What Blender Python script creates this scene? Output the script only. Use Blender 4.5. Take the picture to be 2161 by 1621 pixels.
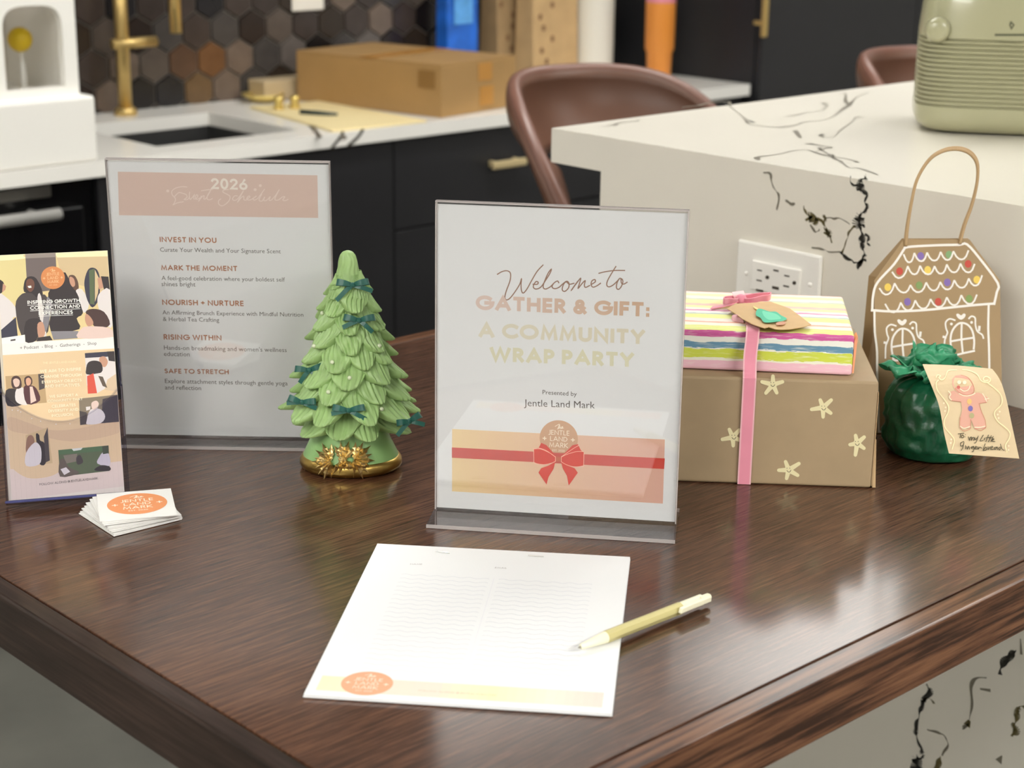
import bpy, math, random
import numpy as np
from mathutils import Vector, Matrix
from mathutils.bvhtree import BVHTree

random.seed(7)
for o in list(bpy.data.objects):
    bpy.data.objects.remove(o)
SC = bpy.context.scene
COL = SC.collection

# ------------------------------------------------------------------ camera
ZT = 0.91                      # height of the table top above the floor
CAM = Vector((-0.576, -0.670, 0.5637 + ZT))
CR = Vector((0.7293, -0.6841, 0.0117)).normalized()
CF = Vector((0.6573, 0.6957, -0.2896)).normalized()
CU = CR.cross(CF).normalized()
CR = CF.cross(CU).normalized()
FPX = 3651.3
PW, PH = 2161.0, 1621.0
cam_data = bpy.data.cameras.new('camera')
cam = bpy.data.objects.new('camera', cam_data)
COL.objects.link(cam)
cam.matrix_world = Matrix(((CR.x, CU.x, -CF.x, CAM.x), (CR.y, CU.y, -CF.y, CAM.y), (CR.z, CU.z, -CF.z, CAM.z), (0, 0, 0, 1)))
cam_data.sensor_fit = 'HORIZONTAL'
cam_data.sensor_width = 36.0
cam_data.lens = FPX / PW * 36.0
cam_data.clip_start = 0.05
cam_data.dof.use_dof = True
cam_data.dof.focus_distance = 1.55
cam_data.dof.aperture_fstop = 8.0
SC.camera = cam

# ------------------------------------------------------------------ world, view
wd = bpy.data.worlds.new('world')
SC.world = wd
wd.use_nodes = True
wd.node_tree.nodes['Background'].inputs[0].default_value = (1.0, 1.0, 1.0, 1)
wd.node_tree.nodes['Background'].inputs[1].default_value = 0.25
SC.view_settings.view_transform = 'Standard'
SC.view_settings.look = 'None'
SC.view_settings.gamma = 1.0
SC.view_settings.use_curve_mapping = False
SC.view_settings.exposure = 0.15
try:
    SC.cycles.use_denoising = True
    SC.cycles.max_bounces = 10
    SC.cycles.transparent_max_bounces = 24
    SC.cycles.sample_clamp_indirect = 6.0
except Exception:
    pass

# unseen ceiling panels: (x, y, size x, size y, strength)
CEIL = 2.75
LIGHT_PANELS = [(3.75, 2.25, 1.3, 0.7, 6.0), (1.5, 1.45, 1.7, 0.3, 19.0), (-2.25, -0.5, 0.5, 2.0, 31.0),
         (0.5, -2.6, 2.0, 0.6, 32.0), (2.6, 0.6, 1.2, 0.6, 8.0), (-1.2, 1.9, 1.2, 0.6, 7.0), (3.6, -1.2, 1.2, 0.6, 13.0)]  # first panel read off the table glare, the rest added as fill light


# ------------------------------------------------------------------ photo geometry helpers
def ray(px, py):
    return (CF + CR * ((px - PW / 2) / FPX) - CU * ((py - PH / 2) / FPX)).normalized()


def on_z(px, py, z):
    d = ray(px, py)
    return CAM + d * ((z - CAM.z) / d.z)


def on_x(px, py, x):
    d = ray(px, py)
    return CAM + d * ((x - CAM.x) / d.x)


def on_y(px, py, y):
    d = ray(px, py)
    return CAM + d * ((y - CAM.y) / d.y)


def on_plane(px, py, o, n):
    d = ray(px, py)
    return CAM + d * ((Vector(o) - CAM).dot(n) / d.dot(n))


def hom(src, dst):
    A = []
    for (x, y), (u, v) in zip(src, dst):
        A.append([x, y, 1, 0, 0, 0, -u * x, -u * y, -u])
        A.append([0, 0, 0, x, y, 1, -v * x, -v * y, -v])
    H = np.linalg.svd(np.array(A, float))[2][-1].reshape(3, 3)

    def f(p):
        q = H @ np.array([p[0], p[1], 1.0])
        return (float(q[0] / q[2]), float(q[1] / q[2]))
    return f


def zoomed(x0, y0, s):
    return lambda pts: [(x0 + x / s, y0 + y / s) for x, y in pts]


# ------------------------------------------------------------------ materials
def lin(c):
    c = c / 255.0
    return c / 12.92 if c <= 0.04045 else ((c + 0.055) / 1.055) ** 2.4


def rgb(c):
    return (lin(c[0]), lin(c[1]), lin(c[2]), 1)


_M = {}


def mat(name, c, rough=0.5, metal=0.0, spec=0.5, coat=0.0, noise=0.0, nscale=40, bump=0.0, bscale=200, sheen=0.0, trans=0.0, sub=0.0, stretch=(1, 1, 1)):
    if name in _M:
        return _M[name]
    m = bpy.data.materials.new(name)
    m.use_nodes = True
    nt = m.node_tree
    b = nt.nodes['Principled BSDF']
    b.inputs['Base Color'].default_value = rgb(c)
    b.inputs['Roughness'].default_value = rough
    b.inputs['Metallic'].default_value = metal
    b.inputs['Specular IOR Level'].default_value = spec
    b.inputs['Coat Weight'].default_value = coat
    b.inputs['Coat Roughness'].default_value = 0.08
    b.inputs['Sheen Weight'].default_value = sheen
    b.inputs['Transmission Weight'].default_value = trans
    if noise or bump:
        tc = nt.nodes.new('ShaderNodeTexCoord')
        mp = nt.nodes.new('ShaderNodeMapping')
        mp.inputs['Scale'].default_value = stretch
        nt.links.new(tc.outputs['Object'], mp.inputs[0])
    if noise:
        n = nt.nodes.new('ShaderNodeTexNoise')
        n.inputs['Scale'].default_value = nscale
        n.inputs['Detail'].default_value = 5
        nt.links.new(mp.outputs[0], n.inputs['Vector'])
        mr = nt.nodes.new('ShaderNodeMapRange')
        mr.inputs['From Min'].default_value = 0.3
        mr.inputs['From Max'].default_value = 0.7
        mr.inputs['To Min'].default_value = 1 - noise
        mr.inputs['To Max'].default_value = 1 + noise
        nt.links.new(n.outputs[0], mr.inputs['Value'])
        vm = nt.nodes.new('ShaderNodeVectorMath')
        vm.operation = 'SCALE'
        vm.inputs[0].default_value = rgb(c)[:3]
        nt.links.new(mr.outputs[0], vm.inputs['Scale'])
        nt.links.new(vm.outputs[0], b.inputs['Base Color'])
    if bump:
        n2 = nt.nodes.new('ShaderNodeTexNoise')
        n2.inputs['Scale'].default_value = bscale
        n2.inputs['Detail'].default_value = 4
        nt.links.new(mp.outputs[0], n2.inputs['Vector'])
        bp = nt.nodes.new('ShaderNodeBump')
        bp.inputs['Strength'].default_value = bump
        bp.inputs['Distance'].default_value = 0.002
        nt.links.new(n2.outputs[0], bp.inputs['Height'])
        nt.links.new(bp.outputs[0], b.inputs['Normal'])
    _M[name] = m
    return m


def ink(c, rough=0.6):
    return mat('ink_%d_%d_%d' % tuple(int(v) for v in c), c, rough)


def wood(name, axis, dark, mid, light, fine, rough, coat, contrast=1.0, pores=0.0):
    m = bpy.data.materials.new(name)
    m.use_nodes = True
    nt = m.node_tree
    b = nt.nodes['Principled BSDF']
    tc = nt.nodes.new('ShaderNodeTexCoord')
    mp = nt.nodes.new('ShaderNodeMapping')
    sc = [fine, fine, fine]
    sc[axis] = fine * 0.04
    mp.inputs['Scale'].default_value = sc
    nt.links.new(tc.outputs['Object'], mp.inputs[0])
    n = nt.nodes.new('ShaderNodeTexNoise')
    n.inputs['Scale'].default_value = 1.0
    n.inputs['Detail'].default_value = 6
    n.inputs['Roughness'].default_value = 0.65
    nt.links.new(mp.outputs[0], n.inputs['Vector'])
    n2 = nt.nodes.new('ShaderNodeTexNoise')
    n2.inputs['Scale'].default_value = 5.0
    n2.inputs['Detail'].default_value = 2
    nt.links.new(tc.outputs['Object'], n2.inputs['Vector'])
    add = nt.nodes.new('ShaderNodeMath')
    add.operation = 'MULTIPLY_ADD'
    add.inputs[1].default_value = 0.35
    nt.links.new(n2.outputs[0], add.inputs[0])
    nt.links.new(n.outputs[0], add.inputs[2])
    cr = nt.nodes.new('ShaderNodeValToRGB')
    e = cr.color_ramp.elements
    k = 0.17 / contrast
    e[0].position = 0.675 - k
    e[0].color = rgb(dark)
    e[1].position = 0.675 + k
    e[1].color = rgb(light)
    me = cr.color_ramp.elements.new(0.675)
    me.color = rgb(mid)
    nt.links.new(add.outputs[0], cr.inputs[0])
    nt.links.new(cr.outputs[0], b.inputs['Base Color'])
    bp = nt.nodes.new('ShaderNodeBump')
    bp.inputs['Strength'].default_value = 0.12 + pores
    bp.inputs['Distance'].default_value = 0.0006
    nt.links.new(n.outputs[0], bp.inputs['Height'])
    nt.links.new(bp.outputs[0], b.inputs['Normal'])
    b.inputs['Roughness'].default_value = rough
    b.inputs['Coat Weight'].default_value = coat
    b.inputs['Coat Roughness'].default_value = 0.15
    b.inputs['Coat IOR'].default_value = 1.5
    b.inputs['Specular IOR Level'].default_value = 0.05
    return m


def clear(name, f0=0.05, tint=(255, 255, 255), rough=0.0):
    """clear plastic sheet: lets light through and mirrors more at grazing angles"""
    m = bpy.data.materials.new(name)
    m.use_nodes = True
    nt = m.node_tree
    nt.nodes.clear()
    out = nt.nodes.new('ShaderNodeOutputMaterial')
    mix = nt.nodes.new('ShaderNodeMixShader')
    tr = nt.nodes.new('ShaderNodeBsdfTransparent')
    tr.inputs[0].default_value = rgb(tint)
    gl = nt.nodes.new('ShaderNodeBsdfGlossy')
    gl.inputs['Roughness'].default_value = rough
    lw = nt.nodes.new('ShaderNodeLayerWeight')
    lw.inputs[0].default_value = 0.5
    pw = nt.nodes.new('ShaderNodeMath')
    pw.operation = 'POWER'
    pw.inputs[1].default_value = 5.0
    ma = nt.nodes.new('ShaderNodeMath')
    ma.operation = 'MULTIPLY_ADD'
    ma.inputs[1].default_value = 1 - f0
    ma.inputs[2].default_value = f0
    nt.links.new(lw.outputs['Facing'], pw.inputs[0])
    nt.links.new(pw.outputs[0], ma.inputs[0])
    nt.links.new(ma.outputs[0], mix.inputs[0])
    nt.links.new(tr.outputs[0], mix.inputs[1])
    nt.links.new(gl.outputs[0], mix.inputs[2])
    nt.links.new(mix.outputs[0], out.inputs[0])
    return m


def emit(name, c, s):
    m = bpy.data.materials.new(name)
    m.use_nodes = True
    nt = m.node_tree
    nt.nodes.clear()
    out = nt.nodes.new('ShaderNodeOutputMaterial')
    e = nt.nodes.new('ShaderNodeEmission')
    e.inputs[0].default_value = rgb(c)
    e.inputs[1].default_value = s
    nt.links.new(e.outputs[0], out.inputs[0])
    return m


# ------------------------------------------------------------------ mesh helpers
class MB:
    def __init__(self):
        self.v, self.f, self.mi, self.mats = [], [], [], []

    def slot(self, m):
        if m not in self.mats:
            self.mats.append(m)
        return self.mats.index(m)

    def face(self, pts, m):
        i = len(self.v)
        self.v += [tuple(p) for p in pts]
        self.f.append(tuple(range(i, i + len(pts))))
        self.mi.append(self.slot(m))

    def add(self, vs, fs, m):
        i = len(self.v)
        self.v += [tuple(p) for p in vs]
        k = self.slot(m)
        for f in fs:
            self.f.append(tuple(i + j for j in f))
            self.mi.append(k)

    def box(self, x0, x1, y0, y1, z0, z1, m):
        self.add([(x0, y0, z0), (x1, y0, z0), (x1, y1, z0), (x0, y1, z0), (x0, y0, z1), (x1, y0, z1), (x1, y1, z1), (x0, y1, z1)],
                 [(3, 2, 1, 0), (4, 5, 6, 7), (0, 1, 5, 4), (1, 2, 6, 5), (2, 3, 7, 6), (3, 0, 4, 7)], m)

    def hexa(self, b, t, m):
        """bottom quad b and top quad t"""
        self.add(list(b) + list(t), [(3, 2, 1, 0), (4, 5, 6, 7), (0, 1, 5, 4), (1, 2, 6, 5), (2, 3, 7, 6), (3, 0, 4, 7)], m)

    def grid(self, fn, nu, nv, m, closeu=False, caps=False):
        vs = [fn(i / (nu if closeu else nu - 1), j / (nv - 1)) for j in range(nv) for i in range(nu)]
        fs = []
        for j in range(nv - 1):
            for i in range(nu if closeu else nu - 1):
                a, b = j * nu + i, j * nu + (i + 1) % nu
                fs.append((a, b, b + nu, a + nu))
        if caps:
            fs.append(tuple(range(nu))[::-1])
            fs.append(tuple(range((nv - 1) * nu, nv * nu)))
        self.add(vs, fs, m)

    def lathe(self, prof, m, n=32, c=(0, 0, 0), sx=1.0, sy=1.0, caps=True):
        P = len(prof)
        self.grid(lambda u, v: (c[0] + prof[int(round(v * (P - 1)))][0] * sx * math.cos(2 * math.pi * u),
                                c[1] + prof[int(round(v * (P - 1)))][0] * sy * math.sin(2 * math.pi * u),
                                c[2] + prof[int(round(v * (P - 1)))][1]), n, P, m, closeu=True, caps=caps)

    def tube(self, pts, r, m, n=10, caps=True):
        pts = [Vector(p) for p in pts]
        rr = r if isinstance(r, (list, tuple)) else [r] * len(pts)
        rings = []
        prev = None
        for i, p in enumerate(pts):
            t = (pts[min(i + 1, len(pts) - 1)] - pts[max(i - 1, 0)]).normalized()
            if prev is None:
                a = Vector((0, 0, 1)) if abs(t.z) < 0.9 else Vector((1, 0, 0))
                x = t.cross(a).normalized()
            else:
                x = (prev - t * prev.dot(t)).normalized()
            prev = x
            y = t.cross(x)
            rings.append([p + (x * math.cos(2 * math.pi * k / n) + y * math.sin(2 * math.pi * k / n)) * rr[i] for k in range(n)])
        vs = [q for R in rings for q in R]
        fs = []
        for j in range(len(pts) - 1):
            for k in range(n):
                a, b = j * n + k, j * n + (k + 1) % n
                fs.append((a, b, b + n, a + n))
        if caps:
            fs.append(tuple(range(n))[::-1])
            fs.append(tuple(range((len(pts) - 1) * n, len(pts) * n)))
        self.add(vs, fs, m)

    def strip(self, pts, side, m, thick=0.0006):
        """a ribbon along pts; side[i] is the half-width vector; given a little thickness"""
        pts = [Vector(p) for p in pts]
        vs, fs = [], []
        N = len(pts)
        for i, p in enumerate(pts):
            t = (pts[min(i + 1, N - 1)] - pts[max(i - 1, 0)]).normalized()
            s = Vector(side[i])
            n = t.cross(s)
            n = n.normalized() * (thick / 2) if n.length > 1e-12 else Vector((0, 0, thick / 2))
            vs += [p - s + n, p + s + n, p + s - n, p - s - n]
        for i in range(N - 1):
            for k in range(4):
                a, b = i * 4 + k, i * 4 + (k + 1) % 4
                fs.append((a, b, b + 4, a + 4))
        fs.append((3, 2, 1, 0))
        fs.append(tuple((N - 1) * 4 + k for k in range(4)))
        self.add(vs, fs, m)

    def sphere(self, c, r, m, n=12, sz=1.0):
        prof = [(max(r * math.sin(math.pi * k / n), 1e-5), -r * sz * math.cos(math.pi * k / n)) for k in range(n + 1)]
        self.lathe(prof, m, n=n + 4, c=c)

    def build(self, name, parent=None, smooth=False, bevel=0.0, seg=2, angle=0.6, weld=False):
        me = bpy.data.meshes.new(name)
        me.from_pydata(self.v, [], self.f)
        for m in self.mats:
            me.materials.append(m)
        me.polygons.foreach_set('material_index', self.mi)
        if weld:
            import bmesh
            bm = bmesh.new()
            bm.from_mesh(me)
            bmesh.ops.remove_doubles(bm, verts=bm.verts, dist=1e-5)
            bmesh.ops.recalc_face_normals(bm, faces=bm.faces)
            bm.to_mesh(me)
            bm.free()
        if smooth:
            me.polygons.foreach_set('use_smooth', [True] * len(me.polygons))
        me.update()
        o = bpy.data.objects.new(name, me)
        COL.objects.link(o)
        if parent:
            o.parent = parent
        if bevel:
            md = o.modifiers.new('bevel', 'BEVEL')
            md.width = bevel
            md.segments = seg
            md.limit_method = 'ANGLE'
            md.angle_limit = angle
        return o


def smooth_by_angle(o, deg=35):
    me = o.data
    me.polygons.foreach_set('use_smooth', [True] * len(me.polygons))
    try:
        me.set_sharp_from_angle(angle=math.radians(deg))
    except Exception:
        pass
    return o


def tag(o, label, cat, group=None, kind=None):
    o['label'] = label
    o['category'] = cat
    if group:
        o['group'] = group
    if kind:
        o['kind'] = kind
    return o


def struct(o):
    o['kind'] = 'structure'
    return o


def thing(name, label, cat, loc=(0, 0, 0), rotz=0.0, group=None):
    o = bpy.data.objects.new(name, None)
    o.empty_display_size = 0.05
    COL.objects.link(o)
    o.location = loc
    o.rotation_euler = (0, 0, rotz)
    return tag(o, label, cat, group)


def cat_rom(pts, n=6, closed=False):
    pts = [tuple(p) for p in pts]
    N = len(pts)
    if N < 3:
        return pts
    out = []
    rng = range(N) if closed else range(N - 1)
    for i in rng:
        p1, p2 = pts[i], pts[(i + 1) % N]
        p0 = pts[i - 1] if (i > 0 or closed) else p1
        p3 = pts[(i + 2) % N] if (i + 2 < N or closed) else p2
        for k in range(n):
            t = k / n
            out.append(tuple(0.5 * ((2 * b) + (-a + c) * t + (2 * a - 5 * b + 4 * c - d) * t * t + (-a + 3 * b - 3 * c + d) * t ** 3)
                             for a, b, c, d in zip(p0, p1, p2, p3)))
    if not closed:
        out.append(pts[-1])
    return out


# ------------------------------------------------------------------ flat print on sheets
class Art:
    """flat print collected in a mesh; M(x, y, k) places sheet point (x, y) at print layer k"""

    def __init__(self, M, pmap=None):
        self.M, self.P, self.mb, self.k = M, pmap, MB(), 0

    def xy(self, pts, px):
        return [self.P(p) for p in pts] if px else list(pts)

    def up(self):
        self.k += 1
        return self

    def poly(self, pts, m, px=True):
        self.k += 1
        self.mb.face([self.M(x, y, self.k) for x, y in self.xy(pts, px)], m)
        return self

    def curve(self, pts, m, px=True, n=5):
        return self.poly(cat_rom(pts, n, closed=True), m, px)

    def disc(self, c, r, m, px=True, n=28, ry=None, rot=0.0):
        ry = r if ry is None else ry
        cs, sn = math.cos(rot), math.sin(rot)
        pts = []
        for i in range(n):
            x, y = r * math.cos(2 * math.pi * i / n), ry * math.sin(2 * math.pi * i / n)
            pts.append((c[0] + x * cs - y * sn, c[1] + x * sn + y * cs))
        return self.poly(pts, m, px)

    def line(self, pts, w, m, px=True, smooth=0, cap=True, wl=None, up=True, wf=None):
        """ribbon stroke; w in sheet units when px is False, else in photo pixels"""
        self.k += 1 if up else .9
        if smooth:
            pts = cat_rom(pts, smooth)
        q = [Vector((p[0], p[1])) for p in pts]
        N = len(q)
        if N < 2:
            return self
        L, R = [], []
        for i in range(N):
            d0 = (q[i] - q[i - 1]) if i > 0 else (q[1] - q[0])
            d1 = (q[i + 1] - q[i]) if i < N - 1 else (q[-1] - q[-2])
            d0 = d0.normalized() if d0.length > 1e-12 else d1.normalized()
            d1 = d1.normalized() if d1.length > 1e-12 else d0
            n0, n1 = Vector((-d0.y, d0.x)), Vector((-d1.y, d1.x))
            nn = n0 + n1
            nn = nn.normalized() if nn.length > 1e-6 else n0
            h = w * (wf(i / (N - 1)) if wf else 1.0) / 2 / max(nn.dot(n0), 0.5)
            p = q[i].copy()
            if cap and i == 0:
                p -= d1 * w * 0.4
            if cap and i == N - 1:
                p += d0 * w * 0.4
            L.append((p + nn * h)[:])
            R.append((p - nn * h)[:])
        L, R = self.xy(L, px), self.xy(R, px)
        kk = [self.k + .8 * i / (N - 1) for i in range(N)]
        vs = [self.M(x, y, k_) for (x, y), k_ in zip(L, kk)] + [self.M(x, y, k_) for (x, y), k_ in zip(R, kk)]
        self.mb.add(vs, [(i, i + 1, N + i + 1, N + i) for i in range(N - 1)], m)
        return self

    def text(self, s, p0, p1, m, px=True, font='stroke', w=0.2, fit=True, gap=None, size=None):
        """text whose baseline runs from p0 to p1 (fit) on the sheet"""
        self.k += 1
        a, b = (self.P(p0), self.P(p1)) if px else (p0, p1)
        a, b = Vector(a), Vector(b)
        ex = (b - a).normalized()
        ey = Vector((-ex.y, ex.x))
        if font == 'stroke':
            W, strokes = layout(s, w, gap)
            sc = (b - a).length / W
            for st in strokes:
                pts = [(a + ex * x * sc + ey * y * sc)[:] for x, y in st]
                self.line(pts, w * sc, m, px=False, up=False)
        else:
            vs, fs, W = sans(s)
            sc = (b - a).length / W
            self.mb.add([self.M(*(a + ex * x * sc + ey * y * sc), self.k) for x, y in vs], fs, m)
        return self

    def build(self, name, parent):
        return self.mb.build(name, parent)


def arc(cx, cy, rx, ry, a0, a1, n=12):
    return [(cx + rx * math.cos(math.radians(a0 + (a1 - a0) * i / n)), cy + ry * math.sin(math.radians(a0 + (a1 - a0) * i / n))) for i in range(n + 1)]


GL = {  # centre lines of geometric capitals, cap height 1
    'A': (.80, [[(0, 0), (.4, 1), (.8, 0)], [(.16, .3), (.64, .3)]]),
    'B': (.46, [[(0, 0), (0, 1), (.2, 1)] + arc(.2, .76, .22, .24, 90, -90) + [(0, .52)], [(0, .52), (.22, .52)] + arc(.22, .26, .24, .26, 90, -90) + [(0, 0)]]),
    'C': (.78, [arc(.5, .5, .5, .5, 48, 312, 20)]),
    'D': (.66, [[(0, 0), (0, 1), (.16, 1)] + arc(.16, .5, .5, .5, 90, -90, 16) + [(0, 0)]]),
    'E': (.42, [[(.42, 1), (0, 1), (0, 0), (.42, 0)], [(0, .5), (.4, .5)]]),
    'F': (.42, [[(.42, 1), (0, 1), (0, 0)], [(0, .5), (.38, .5)]]),
    'G': (.92, [arc(.5, .5, .5, .5, 46, 360, 24) + [(.55, .5)]]),
    'H': (.66, [[(0, 0), (0, 1)], [(.66, 0), (.66, 1)], [(0, .52), (.66, .52)]]),
    'I': (.0, [[(0, 0), (0, 1)]]),
    'J': (.3, [[(.3, 1), (.3, .1)] + arc(.12, .1, .18, .18, 0, -120, 8)]),
    'K': (.6, [[(0, 0), (0, 1)], [(.56, 1), (.05, .5), (.62, 0)]]),
    'L': (.40, [[(0, 1), (0, 0), (.4, 0)]]),
    'M': (.86, [[(0, 0), (.1, 1), (.43, .1), (.76, 1), (.86, 0)]]),
    'N': (.70, [[(0, 0), (0, 1), (.7, 0), (.7, 1)]]),
    'O': (1.0, [arc(.5, .5, .5, .5, 0, 365, 28)]),
    'P': (.46, [[(0, 0), (0, 1), (.2, 1)] + arc(.2, .72, .26, .28, 90, -90) + [(0, .44)]]),
    'Q': (1.0, [arc(.5, .5, .5, .5, 0, 365, 28), [(.55, .4), (.95, 0)]]),
    'R': (.50, [[(0, 0), (0, 1), (.2, 1)] + arc(.2, .74, .26, .26, 90, -90) + [(0, .48)], [(.2, .48), (.5, 0)]]),
    'S': (.44, [arc(.22, .76, .22, .24, 40, 250, 12) + arc(.22, .26, .24, .26, 80, -140, 12)]),
    'T': (.56, [[(0, 1), (.56, 1)], [(.28, 1), (.28, 0)]]),
    'U': (.62, [[(0, 1), (0, .31)] + arc(.31, .31, .31, .31, 180, 360, 12) + [(.62, 1)]]),
    'V': (.74, [[(0, 1), (.37, 0), (.74, 1)]]),
    'W': (1.16, [[(0, 1), (.28, 0), (.58, 1), (.88, 0), (1.16, 1)]]),
    'X': (.66, [[(0, 0), (.66, 1)], [(0, 1), (.66, 0)]]),
    'Y': (.68, [[(0, 1), (.34, .45), (.68, 1)], [(.34, .45), (.34, 0)]]),
    'Z': (.6, [[(0, 1), (.6, 1), (0, 0), (.6, 0)]]),
    '&': (.66, [[(.66, 0), (.16, .66)] + arc(.32, .78, .19, .22, 200, -20, 14) + [(.1, .4)] + arc(.27, .24, .26, .25, 140, 290, 10) + [(.6, .42)]]),
    '+': (.5, [[(0, .5), (.5, .5)], [(.25, .25), (.25, .75)]]),
    ':': (.02, [[(0, .02), (.02, .02)], [(0, .55), (.02, .55)]]),
    '.': (.02, [[(0, 0), (.02, 0)]]),
    ',': (.02, [[(.02, .02), (0, -.14)]]),
    '@': (.9, [arc(.45, .45, .2, .2, 0, 360, 14), [(.65, .7), (.65, .3)] + arc(.45, .45, .45, .48, -20, 320, 20)]),
    '0': (.52, [arc(.26, .5, .26, .5, 0, 365, 24)]),
    '2': (.5, [arc(.25, .73, .25, .27, 165, -35, 14) + [(.02, 0), (.52, 0)]]),
    '6': (.54, [[(.38, 1), (.06, .46)] + arc(.27, .29, .27, .29, 140, 505, 24)]),
}


def layout(s, w, gap=None):
    gap = (w + 0.13) if gap is None else gap
    x, out = 0.0, []
    for ch in s:
        if ch == ' ':
            x += 0.36
            continue
        gw, st = GL[ch]
        for l in st:
            out.append([(x + w / 2 + a, w / 2 + b * (1 - w)) for a, b in l])
        x += gw + gap
    return x - gap + w, out


_S = {}


def sans(s):
    if s not in _S:
        c = bpy.data.curves.new('txt', 'FONT')
        c.body = s
        c.resolution_u = 2
        o = bpy.data.objects.new('txt', c)
        COL.objects.link(o)
        bpy.context.view_layer.update()
        me = o.to_mesh()
        vs = [(v.co.x, v.co.y) for v in me.vertices]
        fs = [tuple(p.vertices) for p in me.polygons]
        o.to_mesh_clear()
        bpy.data.objects.remove(o)
        bpy.data.curves.remove(c)
        x0 = min(v[0] for v in vs)
        x1 = max(v[0] for v in vs)
        _S[s] = ([(a - x0, b) for a, b in vs], fs, x1 - x0)
    return _S[s]


def logo(art, cx, cy, r, m_disc, m_txt, ex=(1, 0), px=False, w=0.13):
    """the round shop mark in sheet units"""
    ex = Vector(ex).normalized()
    ey = Vector((-ex.y, ex.x))
    c = Vector((cx, cy))
    art.disc((cx, cy), r, m_disc, px=False, n=48)

    def at(x, y):
        return (c + ex * x * r + ey * y * r)[:]
    art.text('JENTLE', at(-.55, .20), at(.55, .20), m_txt, px=False, w=w)
    art.text('LAND', at(-.45, -.14), at(.45, -.14), m_txt, px=False, w=w)
    art.text('MARK', at(-.49, -.48), at(.49, -.48), m_txt, px=False, w=w)
    art.text('EST. 2020', at(-.32, -.70), at(.32, -.70), m_txt, px=False, w=w)
    art.line([at(x, y) for x, y in [(-.2, .66), (-.05, .76), (.02, .78), (-.06, .55), (-.08, .52)]], r * .03, m_txt, px=False, smooth=4)
    art.line([at(x, y) for x, y in [(-.02, .54), (.05, .76), (.0, .56), (.08, .65), (.08, .55), (.16, .6), (.2, .66), (.15, .66), (.14, .57), (.24, .6)]], r * .03, m_txt, px=False, smooth=4)
    for s in (-1, 1):
        art.line([at(s * .74, .06), at(s * .74, -.10)], r * .05, m_txt, px=False)
        art.line([at(s * .74 - .08, -.02), at(s * .74 + .08, -.02)], r * .05, m_txt, px=False)

# ================================================================== the room
WB = 2.94                      # back wall
ROOM = (-2.6, 5.6, -3.0, WB)   # x0, x1, y0, y1
m_wall = mat('white_wall', (236, 234, 230), 0.8, noise=0.02, nscale=6)
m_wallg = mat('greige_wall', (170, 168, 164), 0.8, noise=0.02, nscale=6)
m_ceil = mat('grey_ceiling', (152, 150, 148), 0.9)
m_floor = mat('concrete_floor', (104, 103, 96), 0.45, noise=0.16, nscale=5, bump=0.1, bscale=60)
x0, x1, y0, y1 = ROOM
b = MB(); b.box(x0, x1, y0, y1 + .15, -.1, 0, m_floor); struct(b.build('floor'))
b = MB(); b.box(x0, x1, y0, y1 + .15, CEIL, CEIL + .1, m_ceil); struct(b.build('ceiling'))
b = MB(); b.box(x0, x1, WB, WB + .12, 0, CEIL, m_wall); struct(b.build('wall_back'))
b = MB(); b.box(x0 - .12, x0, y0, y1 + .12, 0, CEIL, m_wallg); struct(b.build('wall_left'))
b = MB(); b.box(x1, x1 + .12, y0, y1 + .12, 0, CEIL, m_wall); struct(b.build('wall_right'))
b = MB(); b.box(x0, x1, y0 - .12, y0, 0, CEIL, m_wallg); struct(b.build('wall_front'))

# ceiling panels out of view, mostly added fill light
m_trim = mat('panel_trim', (240, 240, 240), 0.5)
for i, (lx, ly, sx, sy, st) in enumerate(LIGHT_PANELS):
    t = thing('added_light_panel', 'flat rectangular white light panel added at the ceiling out of view to shape the light', 'ceiling light', (lx, ly, CEIL), 0, 'added ceiling light panels')
    b = MB()
    for a0, a1, c0, c1 in ((-sx / 2 - .02, sx / 2 + .02, -sy / 2 - .02, -sy / 2), (-sx / 2 - .02, sx / 2 + .02, sy / 2, sy / 2 + .02), (-sx / 2 - .02, -sx / 2, -sy / 2, sy / 2), (sx / 2, sx / 2 + .02, -sy / 2, sy / 2)):
        b.box(a0, a1, c0, c1, -.02, 0, m_trim)
    b.build('frame', t)
    b = MB(); b.box(-sx / 2, sx / 2, -sy / 2, sy / 2, -.012, -.001, emit('panel_diffuser_%d' % i, (253, 251, 245), st)); b.build('diffuser', t)

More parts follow.
